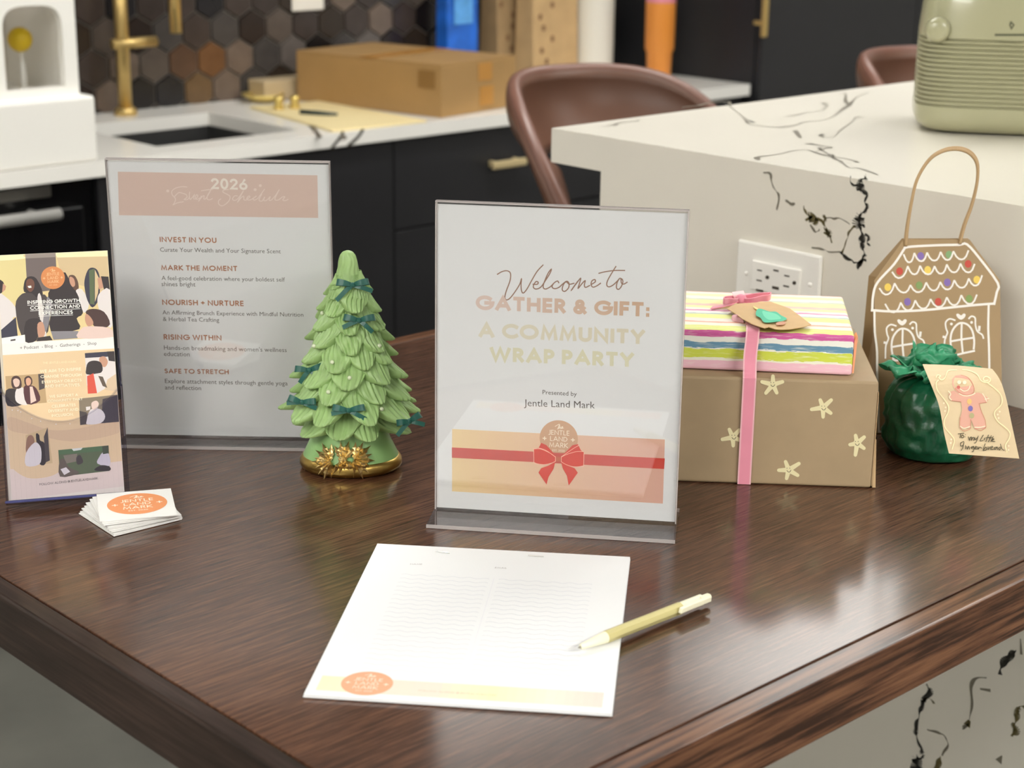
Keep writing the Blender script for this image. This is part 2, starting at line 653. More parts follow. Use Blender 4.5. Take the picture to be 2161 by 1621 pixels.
# hexagon tile backsplash
TILES = [(46, 38, 34), (30, 26, 26), (62, 54, 50), (92, 82, 76), (74, 70, 68), (104, 96, 92), (54, 44, 36), (38, 36, 40), (86, 76, 66), (70, 60, 56), (116, 100, 90)]
b = MB()
m_grout = mat('grout', (104, 98, 92), 0.8)
b.box(.3, 3.12, WB - .012, WB - .001, ZT - .02, CEIL - .001, m_grout)
P = .081
rr = P / math.sqrt(3) * .96
trand = random.Random(11)
for j in range(-2, 27):
    z = ZT + .092 + j * P * .866
    if z < ZT - .05 or z > CEIL - .05:
        continue
    for i in range(-18, 19):
        x = 1.723 + P * i + (P / 2 if j % 2 else 0)
        if x < .32 or x > 3.1:
            continue
        if j == 0 and i in (0, 1):
            c = ((86, 64, 50), (106, 74, 48))[i]
        elif j == -1 and i == 0:
            c = (100, 78, 54)
        else:
            c = tuple(int(v * .92) for v in trand.choice(TILES))
        m = mat('tile_%d_%d_%d' % c, c, 0.25, spec=0.5, noise=0.12, nscale=30)
        ring = [(x + rr * math.sin(math.pi / 3 * k), z + rr * math.cos(math.pi / 3 * k)) for k in range(6)]
        ring2 = [(x + (px - x) * .95, z + (pz - z) * .95) for px, pz in ring]
        b.add([(px, WB - .012, pz) for px, pz in ring] + [(px, WB - .018, pz) for px, pz in ring2],
              [(6, 7, 8, 9, 10, 11)] + [(k, (k + 1) % 6, 6 + (k + 1) % 6, 6 + k) for k in range(6)], m)
o = b.build('trim_1')
struct(o)
o['label'] = 'mixed brown and grey hexagon tile splashback behind the sink'

# white switch plate on the tiles
pa, pb = on_y(615, -14, WB - .02), on_y(682, 20, WB - .02)
t = thing('switch_plate', 'white switch plate on the hexagon tile wall', 'switch', (pa.x, WB - .018, pb.z))
b = MB(); b.box(0, pb.x - pa.x, -.006, 0, 0, .115, mat('plate_white', (240, 236, 226), 0.35)); b.build('plate', t, bevel=.002)
b = MB(); b.box(.024, .05, -.010, -.006, .035, .08, mat('plate_white', (240, 236, 226), 0.35)); b.build('rocker', t)

# ================================================================== back run of cabinets
ZC = ZT - .01                  # top of the back worktop
YF = 2.335                     # its front edge
m_quartz = mat('quartz_top', (240, 238, 232), 0.22, noise=0.03, nscale=4)
m_black = mat('black_cabinet', (34, 34, 37), 0.45, noise=0.05, nscale=20)
m_gap = mat('black_gap', (12, 12, 13), 0.8)
m_brass = mat('brushed_brass', (218, 188, 122), 0.4, .85)
m_pull = mat('pale_brass', (224, 204, 156), 0.45, .5)
m_steel = mat('brushed_steel', (224, 222, 218), 0.35, .7)
m_vein = mat('stone_vein', (58, 54, 44), 0.35)
sx0, sx1, sy0, sy1 = 1.33, 1.693, 2.425, 2.78
XR = 3.14
b = MB()
b.box(.30, sx0, YF, WB - .012, ZC - .03, ZC, m_quartz)
b.box(sx1, XR, YF, WB - .012, ZC - .03, ZC, m_quartz)
b.box(sx0, sx1, YF, sy0, ZC - .03, ZC, m_quartz)
b.box(sx0, sx1, sy1, WB - .012, ZC - .03, ZC, m_quartz)
# dark veins at the front edge and on the top
va = Art(lambda x, y, k: (x, y, ZC + .0003 * 1))
vf = Art(lambda x, y, k: (x, YF - .0004, y))


def top_px(pts):
    return [on_z(px, py, ZC).xy[:] for px, py in pts]


va.line(top_px([(652, 262), (668, 280), (676, 290)]), .010, m_vein, px=False, smooth=4)
va.line(top_px([(722, 284), (728, 292), (716, 297)]), .008, m_vein, px=False, smooth=4)
vf.line([(1.745, ZC), (1.735, ZC - .012), (1.715, ZC - .03)], .007, m_vein, px=False, smooth=4)
vf.line([(1.80, ZC), (1.785, ZC - .015), (1.76, ZC - .03)], .008, m_vein, px=False, smooth=4)
for q in (va, vf):
    b.add(q.mb.v, q.mb.f, m_vein)
o = b.build('worktop')
tag(o, 'white veined stone worktop along the tiled wall, cut out for the sink', 'worktop')

# sink bowl
m_sink = mat('dark_sink', (52, 52, 52), 0.4, noise=0.08, nscale=60)
b = MB()
t_ = .012
b.box(sx0 - t_, sx1 + t_, sy0 - t_, sy1 + t_, ZC - .24, ZC - .228, m_sink)
b.box(sx0 - t_, sx0, sy0 - t_, sy1 + t_, ZC - .228, ZC - .031, m_sink)
b.box(sx1, sx1 + t_, sy0 - t_, sy1 + t_, ZC - .228, ZC - .031, m_sink)
b.box(sx0, sx1, sy0 - t_, sy0, ZC - .228, ZC - .031, m_sink)
b.box(sx0, sx1, sy1, sy1 + t_, ZC - .228, ZC - .031, m_sink)
t = thing('sink', 'dark undermount sink let into the white worktop', 'sink', (0, 0, 0))
b.build('bowl', t)
b = MB(); b.lathe([(.045, 0), (.045, .003), (.02, .004)], m_steel, 20, ((sx0 + sx1) / 2, (sy0 + sy1) / 2, ZC - .228)); b.build('drain', t, smooth=True)

# base cabinets: carcass, doors or drawers, handles


def cabinet(name, label, xa, xb, fronts, handles):
    t = thing(name, label, 'cabinet', ((xa + xb) / 2, YF + .3, 0))
    w = (xb - xa) / 2
    b = MB()
    b.box(-w + .001, w - .001, -.255, WB - .02 - YF - .3, .1, ZC - .031 if name != 'sink_cabinet' else ZC - .26, m_black)
    b.box(-w + .001, w - .001, -.2, WB - .05 - YF - .3, 0, .1, m_gap)
    b.build('carcass', t)
    for kind, fa, fb, za, zb, hs in fronts:
        b = MB(); b.box(-w + fa + .002, -w + fb - .002, -.278, -.257, za + .002, zb - .002, m_black)
        d = b.build(kind, t, bevel=.002)
        for (hx0, hx1, hz0, hz1) in hs:
            h = MB()
            if hx1 - hx0 > hz1 - hz0:
                h.box(hx0 - xa - w, hx1 - xa - w, -.312, -.300, hz0, hz1, m_pull)
                for q in (hx0 + .012, hx1 - .022):
                    h.box(q - xa - w, q + .01 - xa - w, -.302, -.278, hz0 + .001, hz1 - .001, m_pull)
            else:
                h.box(hx0 - xa - w, hx1 - xa - w, -.312, -.300, hz0, hz1, m_pull)
                for q in (hz0 + .03, hz1 - .04):
                    h.box(hx0 - xa - w + .001, hx1 - xa - w - .001, -.302, -.278, q, q + .01, m_pull)
            h.build('handle', d, bevel=.003)
    return t


HB = ZC - .035
cabinet('sink_cabinet', 'black cabinet under the sink, left of the drawers with a brass pull', 1.15, 1.906,
        [('door', 0, .378, .11, HB, []), ('door', .378, .756, .11, HB, [])], [])
cabinet('drawer_cabinet', 'black drawer cabinet with a short brass pull under the cardboard box', 1.906, 2.62,
        [('drawer', 0, .714, .655, HB, [(2.185, 2.295, ZT - .139, ZT - .121)]), ('drawer', 0, .714, .385, .655, []), ('drawer', 0, .714, .11, .385, [])], [])
cabinet('base_cabinet', 'black base cabinet behind the stool, right of the drawers', 2.62, XR,
        [('drawer', 0, .52, .655, HB, []), ('door', 0, .52, .11, .655, [])], [])

# oven on the left
t = thing('oven', 'black built-in oven with steel bar handle left of the sink cabinet', 'oven', (.75, YF + .3, 0))
m_oven = mat('oven_black', (14, 14, 16), 0.18, spec=0.5)
b = MB(); b.box(-.398, .398, -.262, .28, .08, ZC - .031, m_oven); b.build('body', t, bevel=.003)
b = MB(); b.box(-.36, .36, -.29, -.263, .16, ZC - .085, m_oven); b.build('door', t, bevel=.003)
b = MB()
hz = ZT - .094
hx = on_y(140, 448, YF - .06).x - .75
b.tube([(-.34, -.335, hz), (hx, -.335, hz)], .0115, m_steel, 14)
for q in (-.3, hx - .04):
    b.tube([(q, -.335, hz), (q, -.29, hz)], .007, m_steel, 10)
b.build('handle', t, smooth=True)
b = MB(); b.box(-.36, .30, -.275, -.262, ZC - .062, ZC - .04, mat('steel_trim', (150, 148, 142), 0.35, 1.0)); b.build('control_strip', t, bevel=.002)

# tall cabinet on the right
xt = 3.15
t = thing('tall_cabinet', 'tall black cabinet with an upright brass handle at the end of the worktop', 'cabinet', (xt, YF, 0))
b = MB(); b.box(0, 1.5, 0.0, .59, 0, 2.2, m_black); b.build('carcass', t)
dm = MB(); dm.box(.004, .72, -.022, -.001, .1, 2.18, m_black); d = dm.build('door', t, bevel=.002)
h = MB(); hb = on_y(1608, 78, YF - .05)
h.box(hb.x - .009 - xt, hb.x + .009 - xt, -.062, -.05, hb.z, hb.z + .34, m_brass)
for q in (.03, .28):
    h.box(hb.x - .006 - xt, hb.x + .006 - xt, -.052, -.022, hb.z + q, hb.z + q + .012, m_brass)
h.build('handle', d, bevel=.003)
dm = MB(); dm.box(.724, 1.496, -.022, -.001, .1, 2.18, m_black); dm.build('door', t, bevel=.002)

# gold tap
fp = on_z(243, 238, ZC)
t = thing('kitchen_tap', 'tall brushed gold kitchen tap with a side arm behind the sink', 'tap', (fp.x, 2.86, ZC))
b = MB(); b.lathe([(.026, 0), (.026, .012), (.018, .02)], m_brass, 20); b.tube([(0, 0, .015), (0, 0, .42)], .0155, m_brass, 18); b.build('post', t, smooth=True)
az = on_y(250, 92, 2.86).z - ZC
b = MB(); b.tube([(-.028, -.005, az), (.085, -.005, az)], .0125, m_brass, 14); b.build('arm', t, smooth=True)
hx = on_y(370, 40, 2.80).x - fp.x
hz = on_y(370, 70, 2.80).z - ZC
b = MB()
b.tube([(hx, -.06, hz), (hx, -.06, hz + .10), (hx, -.06, hz + .2)], [.0135, .0135, .011], m_brass, 14)
b.build('spray_head', t, smooth=True)
b = MB(); b.tube([(0, 0, .42)] + [(hx / 2 - hx / 2 * math.cos(a), -.03 + .03 * math.cos(a), .42 + .10 * math.sin(a)) for a in np.linspace(0.05, math.pi, 12)] + [(hx, -.06, hz + .19)], .010, m_brass, 12); b.build('hose', t, smooth=True)

# white countertop machine with an arched window
m_white = mat('white_plastic', (242, 240, 234), 0.35, spec=0.4)
ax = on_y(197, 300, 2.36).x
mx0 = ax - .33
t = thing('countertop_machine', 'boxy white countertop machine with an arched window holding a yellow ball', 'machine', (ax, 2.36, ZC + .0006))
b = MB(); b.box(-.33, 0, -.018, .32, 0, .128, m_white); b.build('base', t, bevel=.008, seg=3)
W1, H1 = -.018, .40
wl, wr = on_y(5, 100, 2.375).x - ax, on_y(131, 100, 2.375).x - ax
wt, wb = on_y(70, 12, 2.375).z - ZC, on_y(70, 188, 2.375).z - ZC
b = MB()
L1 = wl - .045
b.box(L1, wl, .01, .03, .128, H1, m_white)
b.box(wr, W1, .01, .03, .128, H1, m_white)
b.box(wl, wr, .01, .03, .128, wb, m_white)
cxm, rad = (wl + wr) / 2, (wr - wl) / 2
ar = [(cxm + math.copysign(abs(math.cos(a)) ** .55, math.cos(a)) * rad, wt - .05 + abs(math.sin(a)) ** .7 * .05) for a in np.linspace(math.pi, 0, 17)]
for (ax0, az0), (ax1, az1) in zip(ar[:-1], ar[1:]):
    b.hexa([(ax0, .01, az0), (ax1, .01, az1), (ax1, .03, az1), (ax0, .03, az0)], [(ax0, .01, H1), (ax1, .01, H1), (ax1, .03, H1), (ax0, .03, H1)], m_white)
b.box(L1, W1, .29, .30, .128, H1, m_white)
b.box(L1, L1 + .012, .03, .29, .128, H1, m_white)
b.box(W1 - .012, W1, .03, .29, .128, H1, m_white)
b.box(L1, W1, .01, .05, H1, H1 + .02, m_white)
b.build('housing', t)
b = MB(); b.box(L1 + .013, W1 - .013, .275, .289, .13, H1, mat('machine_inside', (214, 204, 188), 0.5)); b.build('back_panel', t)
b = MB(); b.box(wl - .004, wr + .004, .031, .034, wb - .004, wt + .004, clear('machine_pane', .05)); b.build('window_pane', t)
bp_ = on_y(42, 84, 2.45)
b = MB(); b.sphere((bp_.x - ax, .09, bp_.z - ZC), .024, mat('yellow_ball', (232, 196, 30), 0.45), 14); b.build('ball', t, smooth=True)
b = MB(); b.tube([(bp_.x - ax + .003, .09, .13), (bp_.x - ax, .09, bp_.z - ZC - .02)], .006, m_white, 10); b.build('stick', t, smooth=True)

# cardboard box on the worktop
m_card = mat('cardboard', (168, 132, 82), 0.75, noise=0.04, nscale=12)
m_tape = mat('packing_tape', (186, 132, 58), 0.3)
f0, l0, r0 = on_z(932, 250, ZC), on_z(668, 207, ZC), on_z(1088, 224, ZC)
yw = math.atan2(r0.y - f0.y, r0.x - f0.x)
wx, dy = (r0 - f0).length, (l0 - f0).length
t = thing('cardboard_box', 'taped brown cardboard box on the worktop beside the sink', 'box', f0 + Vector((0, 0, .0006)), yw)
hbx = on_plane(937, 141, f0, Vector((0, 1, 0))).z - ZC
b = MB(); b.box(0, wx, 0, dy, 0, hbx, m_card); b.build('carton', t, bevel=.003)
b = MB(); b.box(0.001, wx - .001, 0.001, dy * .497, hbx + .0003, hbx + .004, m_card); b.build('flap', t)
b = MB(); b.box(0.001, wx - .001, dy * .503, dy - .001, hbx + .0003, hbx + .004, m_card); b.build('flap', t)
b = MB(); b.box(-.0008, wx + .0008, dy * .44, dy * .56, hbx + .0042, hbx + .0048, m_tape); b.build('packing_tape', t)
b = MB(); b.box(wx * .48, wx * .66, -.0015, -.0005, hbx * .62, hbx * .97, m_tape); b.build('packing_tape', t)
b = MB(); b.box(wx * .5, wx * .68, -.0015, -.0005, hbx * .12, hbx * .5, m_tape); b.build('packing_tape', t)
b = MB(); b.box(-.0015, -.0005, .02, .07, hbx * .55, hbx * .9, mat('dull_tape', (140, 104, 54), 0.4)); b.build('tape_patch', t)

# papers and small things on the worktop
m_cream = mat('cream_card', (240, 222, 170), 0.6)
q = [on_z(px, py, ZC + .004) for px, py in ((528, 226), (672, 214), (900, 255), (702, 276))]
b = MB(); b.hexa([(p.x, p.y, ZC + .0005) for p in q], [(p.x, p.y, ZC + .006) for p in q], m_cream)
tag(b.build('board'), 'cream coloured board lying flat between the sink and cardboard box', 'board')
p0_, p1_ = on_z(634, 236, ZC + .011), on_z(712, 241, ZC + .011)
b = MB(); b.tube([p0_, p0_.lerp(p1_, .5), p1_], [.006, .0055, .003], mat('marker_dark', (40, 58, 60), 0.4), 10)
tag(b.build('marker_pen', smooth=True), 'dark marker pen lying on the cream board', 'pen')
pd = on_z(556, 206, ZC + .01)
b = MB(); b.lathe([(.02, 0), (.03, .003), (.05, .014), (.054, .02), (.051, .02), (.03, .006), (.001, .004)], mat('gold_dish', (226, 204, 128), 0.3, 0.7), 24, (pd.x, pd.y, ZC + .0005))
tag(b.build('dish', smooth=True), 'small shiny gold dish on the worktop right of the sink', 'dish')
for i, (px, py) in enumerate(((588, 218), (622, 216))):
    p = on_z(px, py, ZC + .02)
    b = MB(); b.lathe([(.012, 0), (.013, .004), (.009, .012), (.013, .022), (.008, .03), (.001, .031)], mat('gold_knob', (226, 200, 120), 0.3, 0.8), 16, (p.x, p.y, ZC + .0065))
    tag(b.build('cabinet_knob', smooth=True), ('gold knob standing nearest the gold dish', 'gold knob standing next to the cardboard box')[i], 'knob', 'loose gold knobs')
pa, pb = on_z(545, 186, ZC + .03), on_z(668, 168, ZC + .03)
b = MB()
pa.y = pb.y = 2.88
xa_, xb_ = on_y(540, 180, 2.88).x, on_y(690, 165, 2.88).x
b.box(xa_, xb_, 2.845, 2.915, ZC + .0005, ZC + .05, mat('kraft_wood', (188, 168, 134), 0.6))
tag(b.build('wooden_block', bevel=.004), 'pale wooden block against the tiles behind the gold dish', 'block')


def upright_box(name, label, cat, pl, pr, pbot, y, depth, height, m, taper=0.0, gussets=False):
    a, c = on_y(pl, 60, y), on_y(pr, 60, y)
    w = (c.x - a.x) / 2
    t = thing(name, label, cat, ((a.x + c.x) / 2, y, ZC))
    b = MB()
    b.hexa([(-w, 0, .0005), (w, 0, .0005), (w, depth, .0005), (-w, depth, .0005)], [(-w, depth * taper, height), (w, depth * taper, height), (w, depth * (1 - taper), height), (-w, depth * (1 - taper), height)], m)
    b.build('bag_body' if gussets else 'carton', t, bevel=.003)
    return t, w


m_blue = mat('blue_pack', (34, 104, 206), 0.3, noise=0.3, nscale=18)
t, w = upright_box('blue_packet', 'bright blue packet standing behind the cardboard box', 'packet', 945, 1010, 103, 2.80, .05, .34, m_blue, .1)
b = MB(); b.box(-w * .6, w * .6, -.0012, -.0002, .16, .24, mat('blue_pack_light', (96, 168, 236), 0.3, noise=.2, nscale=30)); b.build('printed_panel', t)
m_kb = mat('kraft_bag_shaded', (164, 136, 98), 0.7, noise=0.08, nscale=20)  # bag standing in shade: the shade is put into a darker kraft
m_kb2 = mat('kraft_bag_lit', (196, 164, 118), 0.7, noise=0.08, nscale=20)  # lit bag: the light is put into a paler kraft
m_mark = mat('bag_print', (120, 88, 58), 0.7)
for i, (pl, pr, mm, yy) in enumerate(((1052, 1106, m_kb, 2.835), (1128, 1222, m_kb2, 2.74))):
    t, w = upright_box('paper_bag', ('kraft paper bag toned as in shade, right of the blue packet', 'kraft paper bag toned as lit, with brown prints left of the white roll')[i], 'paper bag', pl, pr, 150, yy, .08, .36, mm, .15, True)
    rr_ = random.Random(3 + i)
    for k in range(7):
        a = Art(lambda x, z, k: (x, -.0006 - k * .0001 + .012 * z / .36, z))
        a.disc((rr_.uniform(-.8, .8) * w, .05 + .03 * k), .007, m_mark, px=False, n=10, ry=.009)
        a.build('printed_mark', t)
pc = on_y(1253, 100, 2.74)
b = MB(); b.lathe([(.052, .0005), (.055, .004), (.055, .27), (.052, .274), (.02, .274), (.02, .27)], mat('paper_roll', (226, 222, 210), 0.8, bump=.2, bscale=120), 32, (pc.x, pc.y, ZC))
tag(b.build('paper_towel_roll', smooth=False), 'white paper towel roll standing right of the kraft bags', 'paper roll')
smooth_by_angle(bpy.data.objects['paper_towel_roll'])
pc = on_y(1393, 60, 2.55)
t = thing('tumbler', 'tall orange tumbler with a pink band behind the stool', 'tumbler', (pc.x, 2.55, ZC))
zt_ = on_y(1393, 4, 2.55).z - ZC
m_or = mat('orange_tumbler', (226, 144, 60), 0.4)
b = MB(); b.lathe([(.031, .0005), (.033, .004), (.035, .075), (.040, .085), (.041, zt_)], m_or, 28); smooth_by_angle(b.build('cup', t))
b = MB(); b.lathe([(.0413, zt_), (.042, zt_ + .05), (.030, zt_ + .06), (.001, zt_ + .062)], mat('pink_lid', (226, 140, 160), 0.4), 28); smooth_by_angle(b.build('lid', t))

# ================================================================== the island
XI = 1.062
ZI = ZT + .219
IY0, IY1, IYP = -.07, .992, .898
AP = .046
m_isl = mat('island_quartz', (230, 225, 213), 0.25, noise=0.02, nscale=3)
m_vd = mat('vein_dark', (30, 28, 22), 0.35)
m_vo = mat('vein_olive', (96, 86, 48), 0.35)
m_vg = mat('vein_grey', (118, 112, 98), 0.35)
t = thing('island', 'white veined stone bar island with waterfall end behind the table', 'island', (0, 0, 0))
b = MB()
b.box(XI, 3.3, IY0, IY1, ZI - AP, ZI, m_isl)
Z5 = zoomed(1590, 360, 6.485)
vr = random.Random(5)


def vein(art, pts, w0, m, jit=0.0009, tofn=None, wprof=None):
    p = cat_rom([tofn(q) for q in pts], 9)
    ph = [vr.uniform(0, 6.28) for _ in range(4)]
    N_ = len(p)
    fq = max(2.0, N_ / 9)
    w_ = []
    for i in range(N_):
        u = i / max(1, N_ - 1)
        k = 1 if 0 < i < N_ - 1 else 0
        p[i] = (p[i][0] + k * jit * (math.sin(u * fq * 2.4 + ph[0]) + .6 * math.sin(u * fq * 5.5 + ph[1])), p[i][1] + k * jit * (math.sin(u * fq * 2.9 + ph[2]) + .6 * math.sin(u * fq * 6.1 + ph[3])))
        w_.append(w0 * max(.12, .85 + .45 * math.sin(u * fq * 2.2 + ph[1]) + .3 * math.sin(u * fq * 5 + ph[2])))
    ws = w_
    art.k += 1
    for i in range(len(p) - 1):
        a, c = Vector(p[i]), Vector(p[i + 1])
        d = (c - a)
        if d.length < 1e-7:
            continue
        n = Vector((-d.y, d.x)).normalized()
        w1 = ws[i] / 2 * (wprof(i / (len(p) - 1)) if wprof else 1)
        w2 = ws[i + 1] / 2 * (wprof((i + 1) / (len(p) - 1)) if wprof else 1)
        art.mb.face([art.M(*(a + n * w1), art.k), art.M(*(c + n * w2), art.k), art.M(*(c - n * w2), art.k), art.M(*(a - n * w1), art.k)], m)


ta = Art(lambda x, y, k: (x, y, ZI + .0002))


def tf(q):
    return on_z(q[0], q[1], ZI).xy[:]


T3 = zoomed(1200, 0, 2.2487)
for pts, w, m in [
    ([(540, 510), (640, 500), (740, 485), (860, 575), (960, 605), (1100, 590), (1220, 560), (1330, 490)], .007, m_vg),
    ([(735, 485), (760, 500)], .008, m_vd), ([(850, 570), (880, 582)], .007, m_vd),
    ([(1075, 620), (1100, 655)], .008, m_vg), ([(1140, 685), (1215, 700), (1180, 725)], .009, m_vg),
    ([(1030, 550), (1130, 540), (1215, 510), (1230, 490)], .005, m_vg),
    ([(900, 760), (1000, 730), (1100, 710), (1260, 740), (1350, 770)], .006, m_vg),
    ([(1190, 640), (1260, 650), (1340, 570), (1400, 560)], .005, m_vg),
    ([(1280, 440), (1340, 490), (1420, 440)], .006, m_vg), ([(150, 600), (250, 590), (330, 570)], .005, m_vg),
    ([(1200, 700), (1290, 790), (1400, 800), (1460, 830)], .005, m_vg),
    ([(1230, 735), (1270, 760), (1340, 775)], .004, m_vg)]:
    vein(ta, T3(pts), w * .75, m, .0055, tf)
b.add(ta.mb.v, ta.mb.f, m_vg)
b.mi[-len(ta.mb.f):] = [b.slot(ta.mb.mats[i]) for i in ta.mb.mi]
b.build('worktop', t)
b = MB()
b.box(XI, XI + .045, IY0, IYP, 0, ZI - AP, m_isl)
pa_ = Art(lambda y, z, k: (XI - .0003, y, z))


def pf(q):
    p = on_x(q[0], q[1], XI)
    return (p.y, p.z)


def pv(pts, w, m, j=.0006, prof=None, Z=Z5):
    vein(pa_, Z(pts), w, m, j, pf, prof)


pv([(1330, 75), (1350, 180), (1420, 210), (1470, 200)], .0022, m_vd)
pv([(1540, 95), (1480, 130), (1450, 200), (1480, 290)], .008, m_vd, .0008)
pv([(1490, 290), (1565, 340), (1520, 430), (1555, 490), (1530, 560), (1460, 600), (1450, 650)], .0035, m_vd)
pv([(1460, 630), (1460, 690), (1445, 770)], .013, m_vd, .0009)
pv([(1450, 760), (1480, 860), (1490, 980), (1500, 1080), (1520, 1160)], .0065, m_vd, .0009)
pv([(1530, 880), (1580, 910), (1550, 990), (1600, 1020)], .003, m_vd)
pv([(1520, 1160), (1480, 1240), (1390, 1270), (1350, 1220), (1230, 1170), (1190, 1110)], .0030, m_vd, .001)
pv([(1540, 1240), (1470, 1240), (1440, 1350)], .004, m_vd, .001)
pv([(1400, 760), (1330, 820), (1290, 900), (1250, 1030), (1220, 1130)], .0022, m_vo)
pv([(1190, 1110), (1020, 1110), (930, 1070), (800, 1050)], .002, m_vg)
pv([(695, 480), (710, 570), (780, 640), (800, 690)], .0022, m_vo)
pv([(770, 670), (860, 660), (820, 730)], .008, m_vo, .0018)
pv([(860, 670), (950, 690), (990, 780), (1010, 840)], .0035, m_vo)
pv([(980, 810), (1040, 850), (1010, 890)], .0085, m_vo, .0015)
pv([(1040, 880), (1075, 990)], .0022, m_vo)
pv([(960, 610), (985, 660), (960, 690)], .0035, m_vo)
pv([(780, 740), (860, 850), (900, 800)], .0022, m_vg)
pv([(980, 650), (1080, 650), (1190, 660), (1320, 740)], .0018, m_vg)
pv([(140, 30), (230, 40), (250, 180), (320, 280), (345, 350), (325, 540)], .0026, m_vg)
pv([(440, 400), (500, 450), (570, 450)], .003, m_vg)
Z8 = zoomed(1840, 1320, 5.386)
kw = dict(Z=Z8)
pv([(620, 670), (660, 750), (590, 870)], .006, m_vd, .001, **kw)
pv([(590, 860), (550, 940), (530, 1080), (500, 1180), (500, 1250), (560, 1370), (570, 1460)], .005, m_vd, .001, **kw)
pv([(580, 1480), (520, 1530), (500, 1650), (490, 1750)], .014, m_vd, .002, **kw)
pv([(590, 860), (640, 830), (710, 880)], .003, m_vo, **kw)
pv([(1640, 280), (1560, 360), (1490, 440), (1460, 560)], .007, m_vd, .001, **kw)
pv([(1300, 590), (1150, 620), (1140, 850), (1100, 1080), (1050, 1180)], .0035, m_vg, .001, **kw)
pv([(1110, 1080), (1080, 1140)], .006, m_vo, **kw)
pv([(1230, 720), (1350, 740)], .005, m_vg, **kw)
pv([(1740, 930), (1680, 930), (1640, 990), (1650, 1090), (1600, 1140), (1640, 1200), (1590, 1260)], .006, m_vo, .001, **kw)
pv([(780, 1490), (750, 1580), (720, 1700)], .006, m_vo, **kw)
pv([(1480, 1480), (1440, 1550)], .006, m_vg, **kw)
pv([(1690, 150), (1700, 330)], .004, m_vg, **kw)
pv([(630, 1180), (760, 1220), (830, 1270), (870, 1360), (800, 1480)], .0022, m_vg, **kw)
n0 = len(b.f)
b.add(pa_.mb.v, pa_.mb.f, m_vd)
b.mi[n0:] = [b.slot(pa_.mb.mats[i]) for i in pa_.mb.mi]
b.build('waterfall_panel', t)
b = MB(); b.box(XI + .046, 3.28, IY0 + .03, .62, .1, ZI - AP - .001, m_black); b.box(XI + .046, 3.28, IY0 + .09, .56, 0, .1, m_gap); b.build('cabinet_body', t)

# socket plate on the island end
m_sock = mat('socket_white', (248, 246, 240), 0.3)
m_slot = mat('socket_slot', (60, 52, 42), 0.6)
y1_, y0_ = on_x(1563, 503, XI).y, on_x(1740, 540, XI).y
zt_ = on_x(1563, 503, XI).z
t = thing('wall_socket', 'white double power socket plate on the island end above the gifts', 'socket', (XI, (y0_ + y1_) / 2, zt_ - .084))
w = (y1_ - y0_) / 2
b = MB(); b.box(-.006, -.0005, -w, w, 0, .084, m_sock); b.build('plate', t, bevel=.003, seg=2)
ya, yb = on_x(1590, 548, XI - .006).y - t.location.y, on_x(1692, 575, XI - .006).y - t.location.y
zr = on_x(1590, 548, XI - .006).z - t.location.z
b = MB(); b.box(-.0095, -.006, yb, ya, zr - .036, zr, m_sock); r_ = b.build('receptacle', t, bevel=.0012)
a = Art(lambda y, z, k: (XI - .0098 - t.location.x, y - t.location.y, z - t.location.z), lambda q: (lambda p: (p.y, p.z))(on_x(q[0], q[1], XI - .0096)))
Zs = zoomed(1540, 480, 9.82)
for cx, cy, ww, hh in ((620, 890, 100, 26), (960, 895, 110, 36), (1185, 1005, 110, 30), (610, 1100, 110, 30), (1170, 1220, 120, 32), (950, 1255, 140, 60), (620, 1305, 150, 40)):
    a.poly(Zs([(cx - ww / 2, cy - hh / 2 - ww * .1), (cx + ww / 2, cy - hh / 2 + ww * .1), (cx + ww / 2, cy + hh / 2 + ww * .1), (cx - ww / 2, cy + hh / 2 - ww * .1)]), m_slot)
for cx, cy in ((780, 1035), (1340, 1150)):
    a.disc(Zs([(cx, cy)])[0], 4, m_slot)
a.build('slots', r_)
for cx, cy in ((345, 950), (1670, 1190)):
    p = on_x(1540 + cx / 9.82, 480 + cy / 9.82, XI - .006)
    b = MB(); b.sphere((-.006, p.y - t.location.y, p.z - t.location.z), .0028, m_sock, 8); b.build('screw', t, smooth=True)

# sage green retro appliance
g0 = on_z(1962, 282, ZI)
gy = math.atan2(-.105, .075)
m_sage = mat('sage_enamel', (166, 164, 132), 0.28, spec=0.5, coat=0.3)
t = thing('retro_appliance', 'sage green retro appliance with ribbed lower half on the island', 'appliance', (0, 0, 0), gy)
GW, GD, GH = .26, .20, .34
exv = Vector((math.cos(gy), math.sin(gy), 0)); eyv = Vector((-exv.y, exv.x, 0))
ctr = g0 + exv * (GW / 2 - .022) + eyv * (GD / 2 - .012)
t.location = (ctr.x, ctr.y, ZI + .0006)


def sq_ring(w, d, z, n=72, e=5.0):
    out = []
    for i in range(n):
        a_ = 2 * math.pi * i / n
        c_, s_ = math.cos(a_), math.sin(a_)
        k = (abs(c_) ** e + abs(s_) ** e) ** (-1 / e)
        out.append((w / 2 * c_ * k, d / 2 * s_ * k, z))
    return out


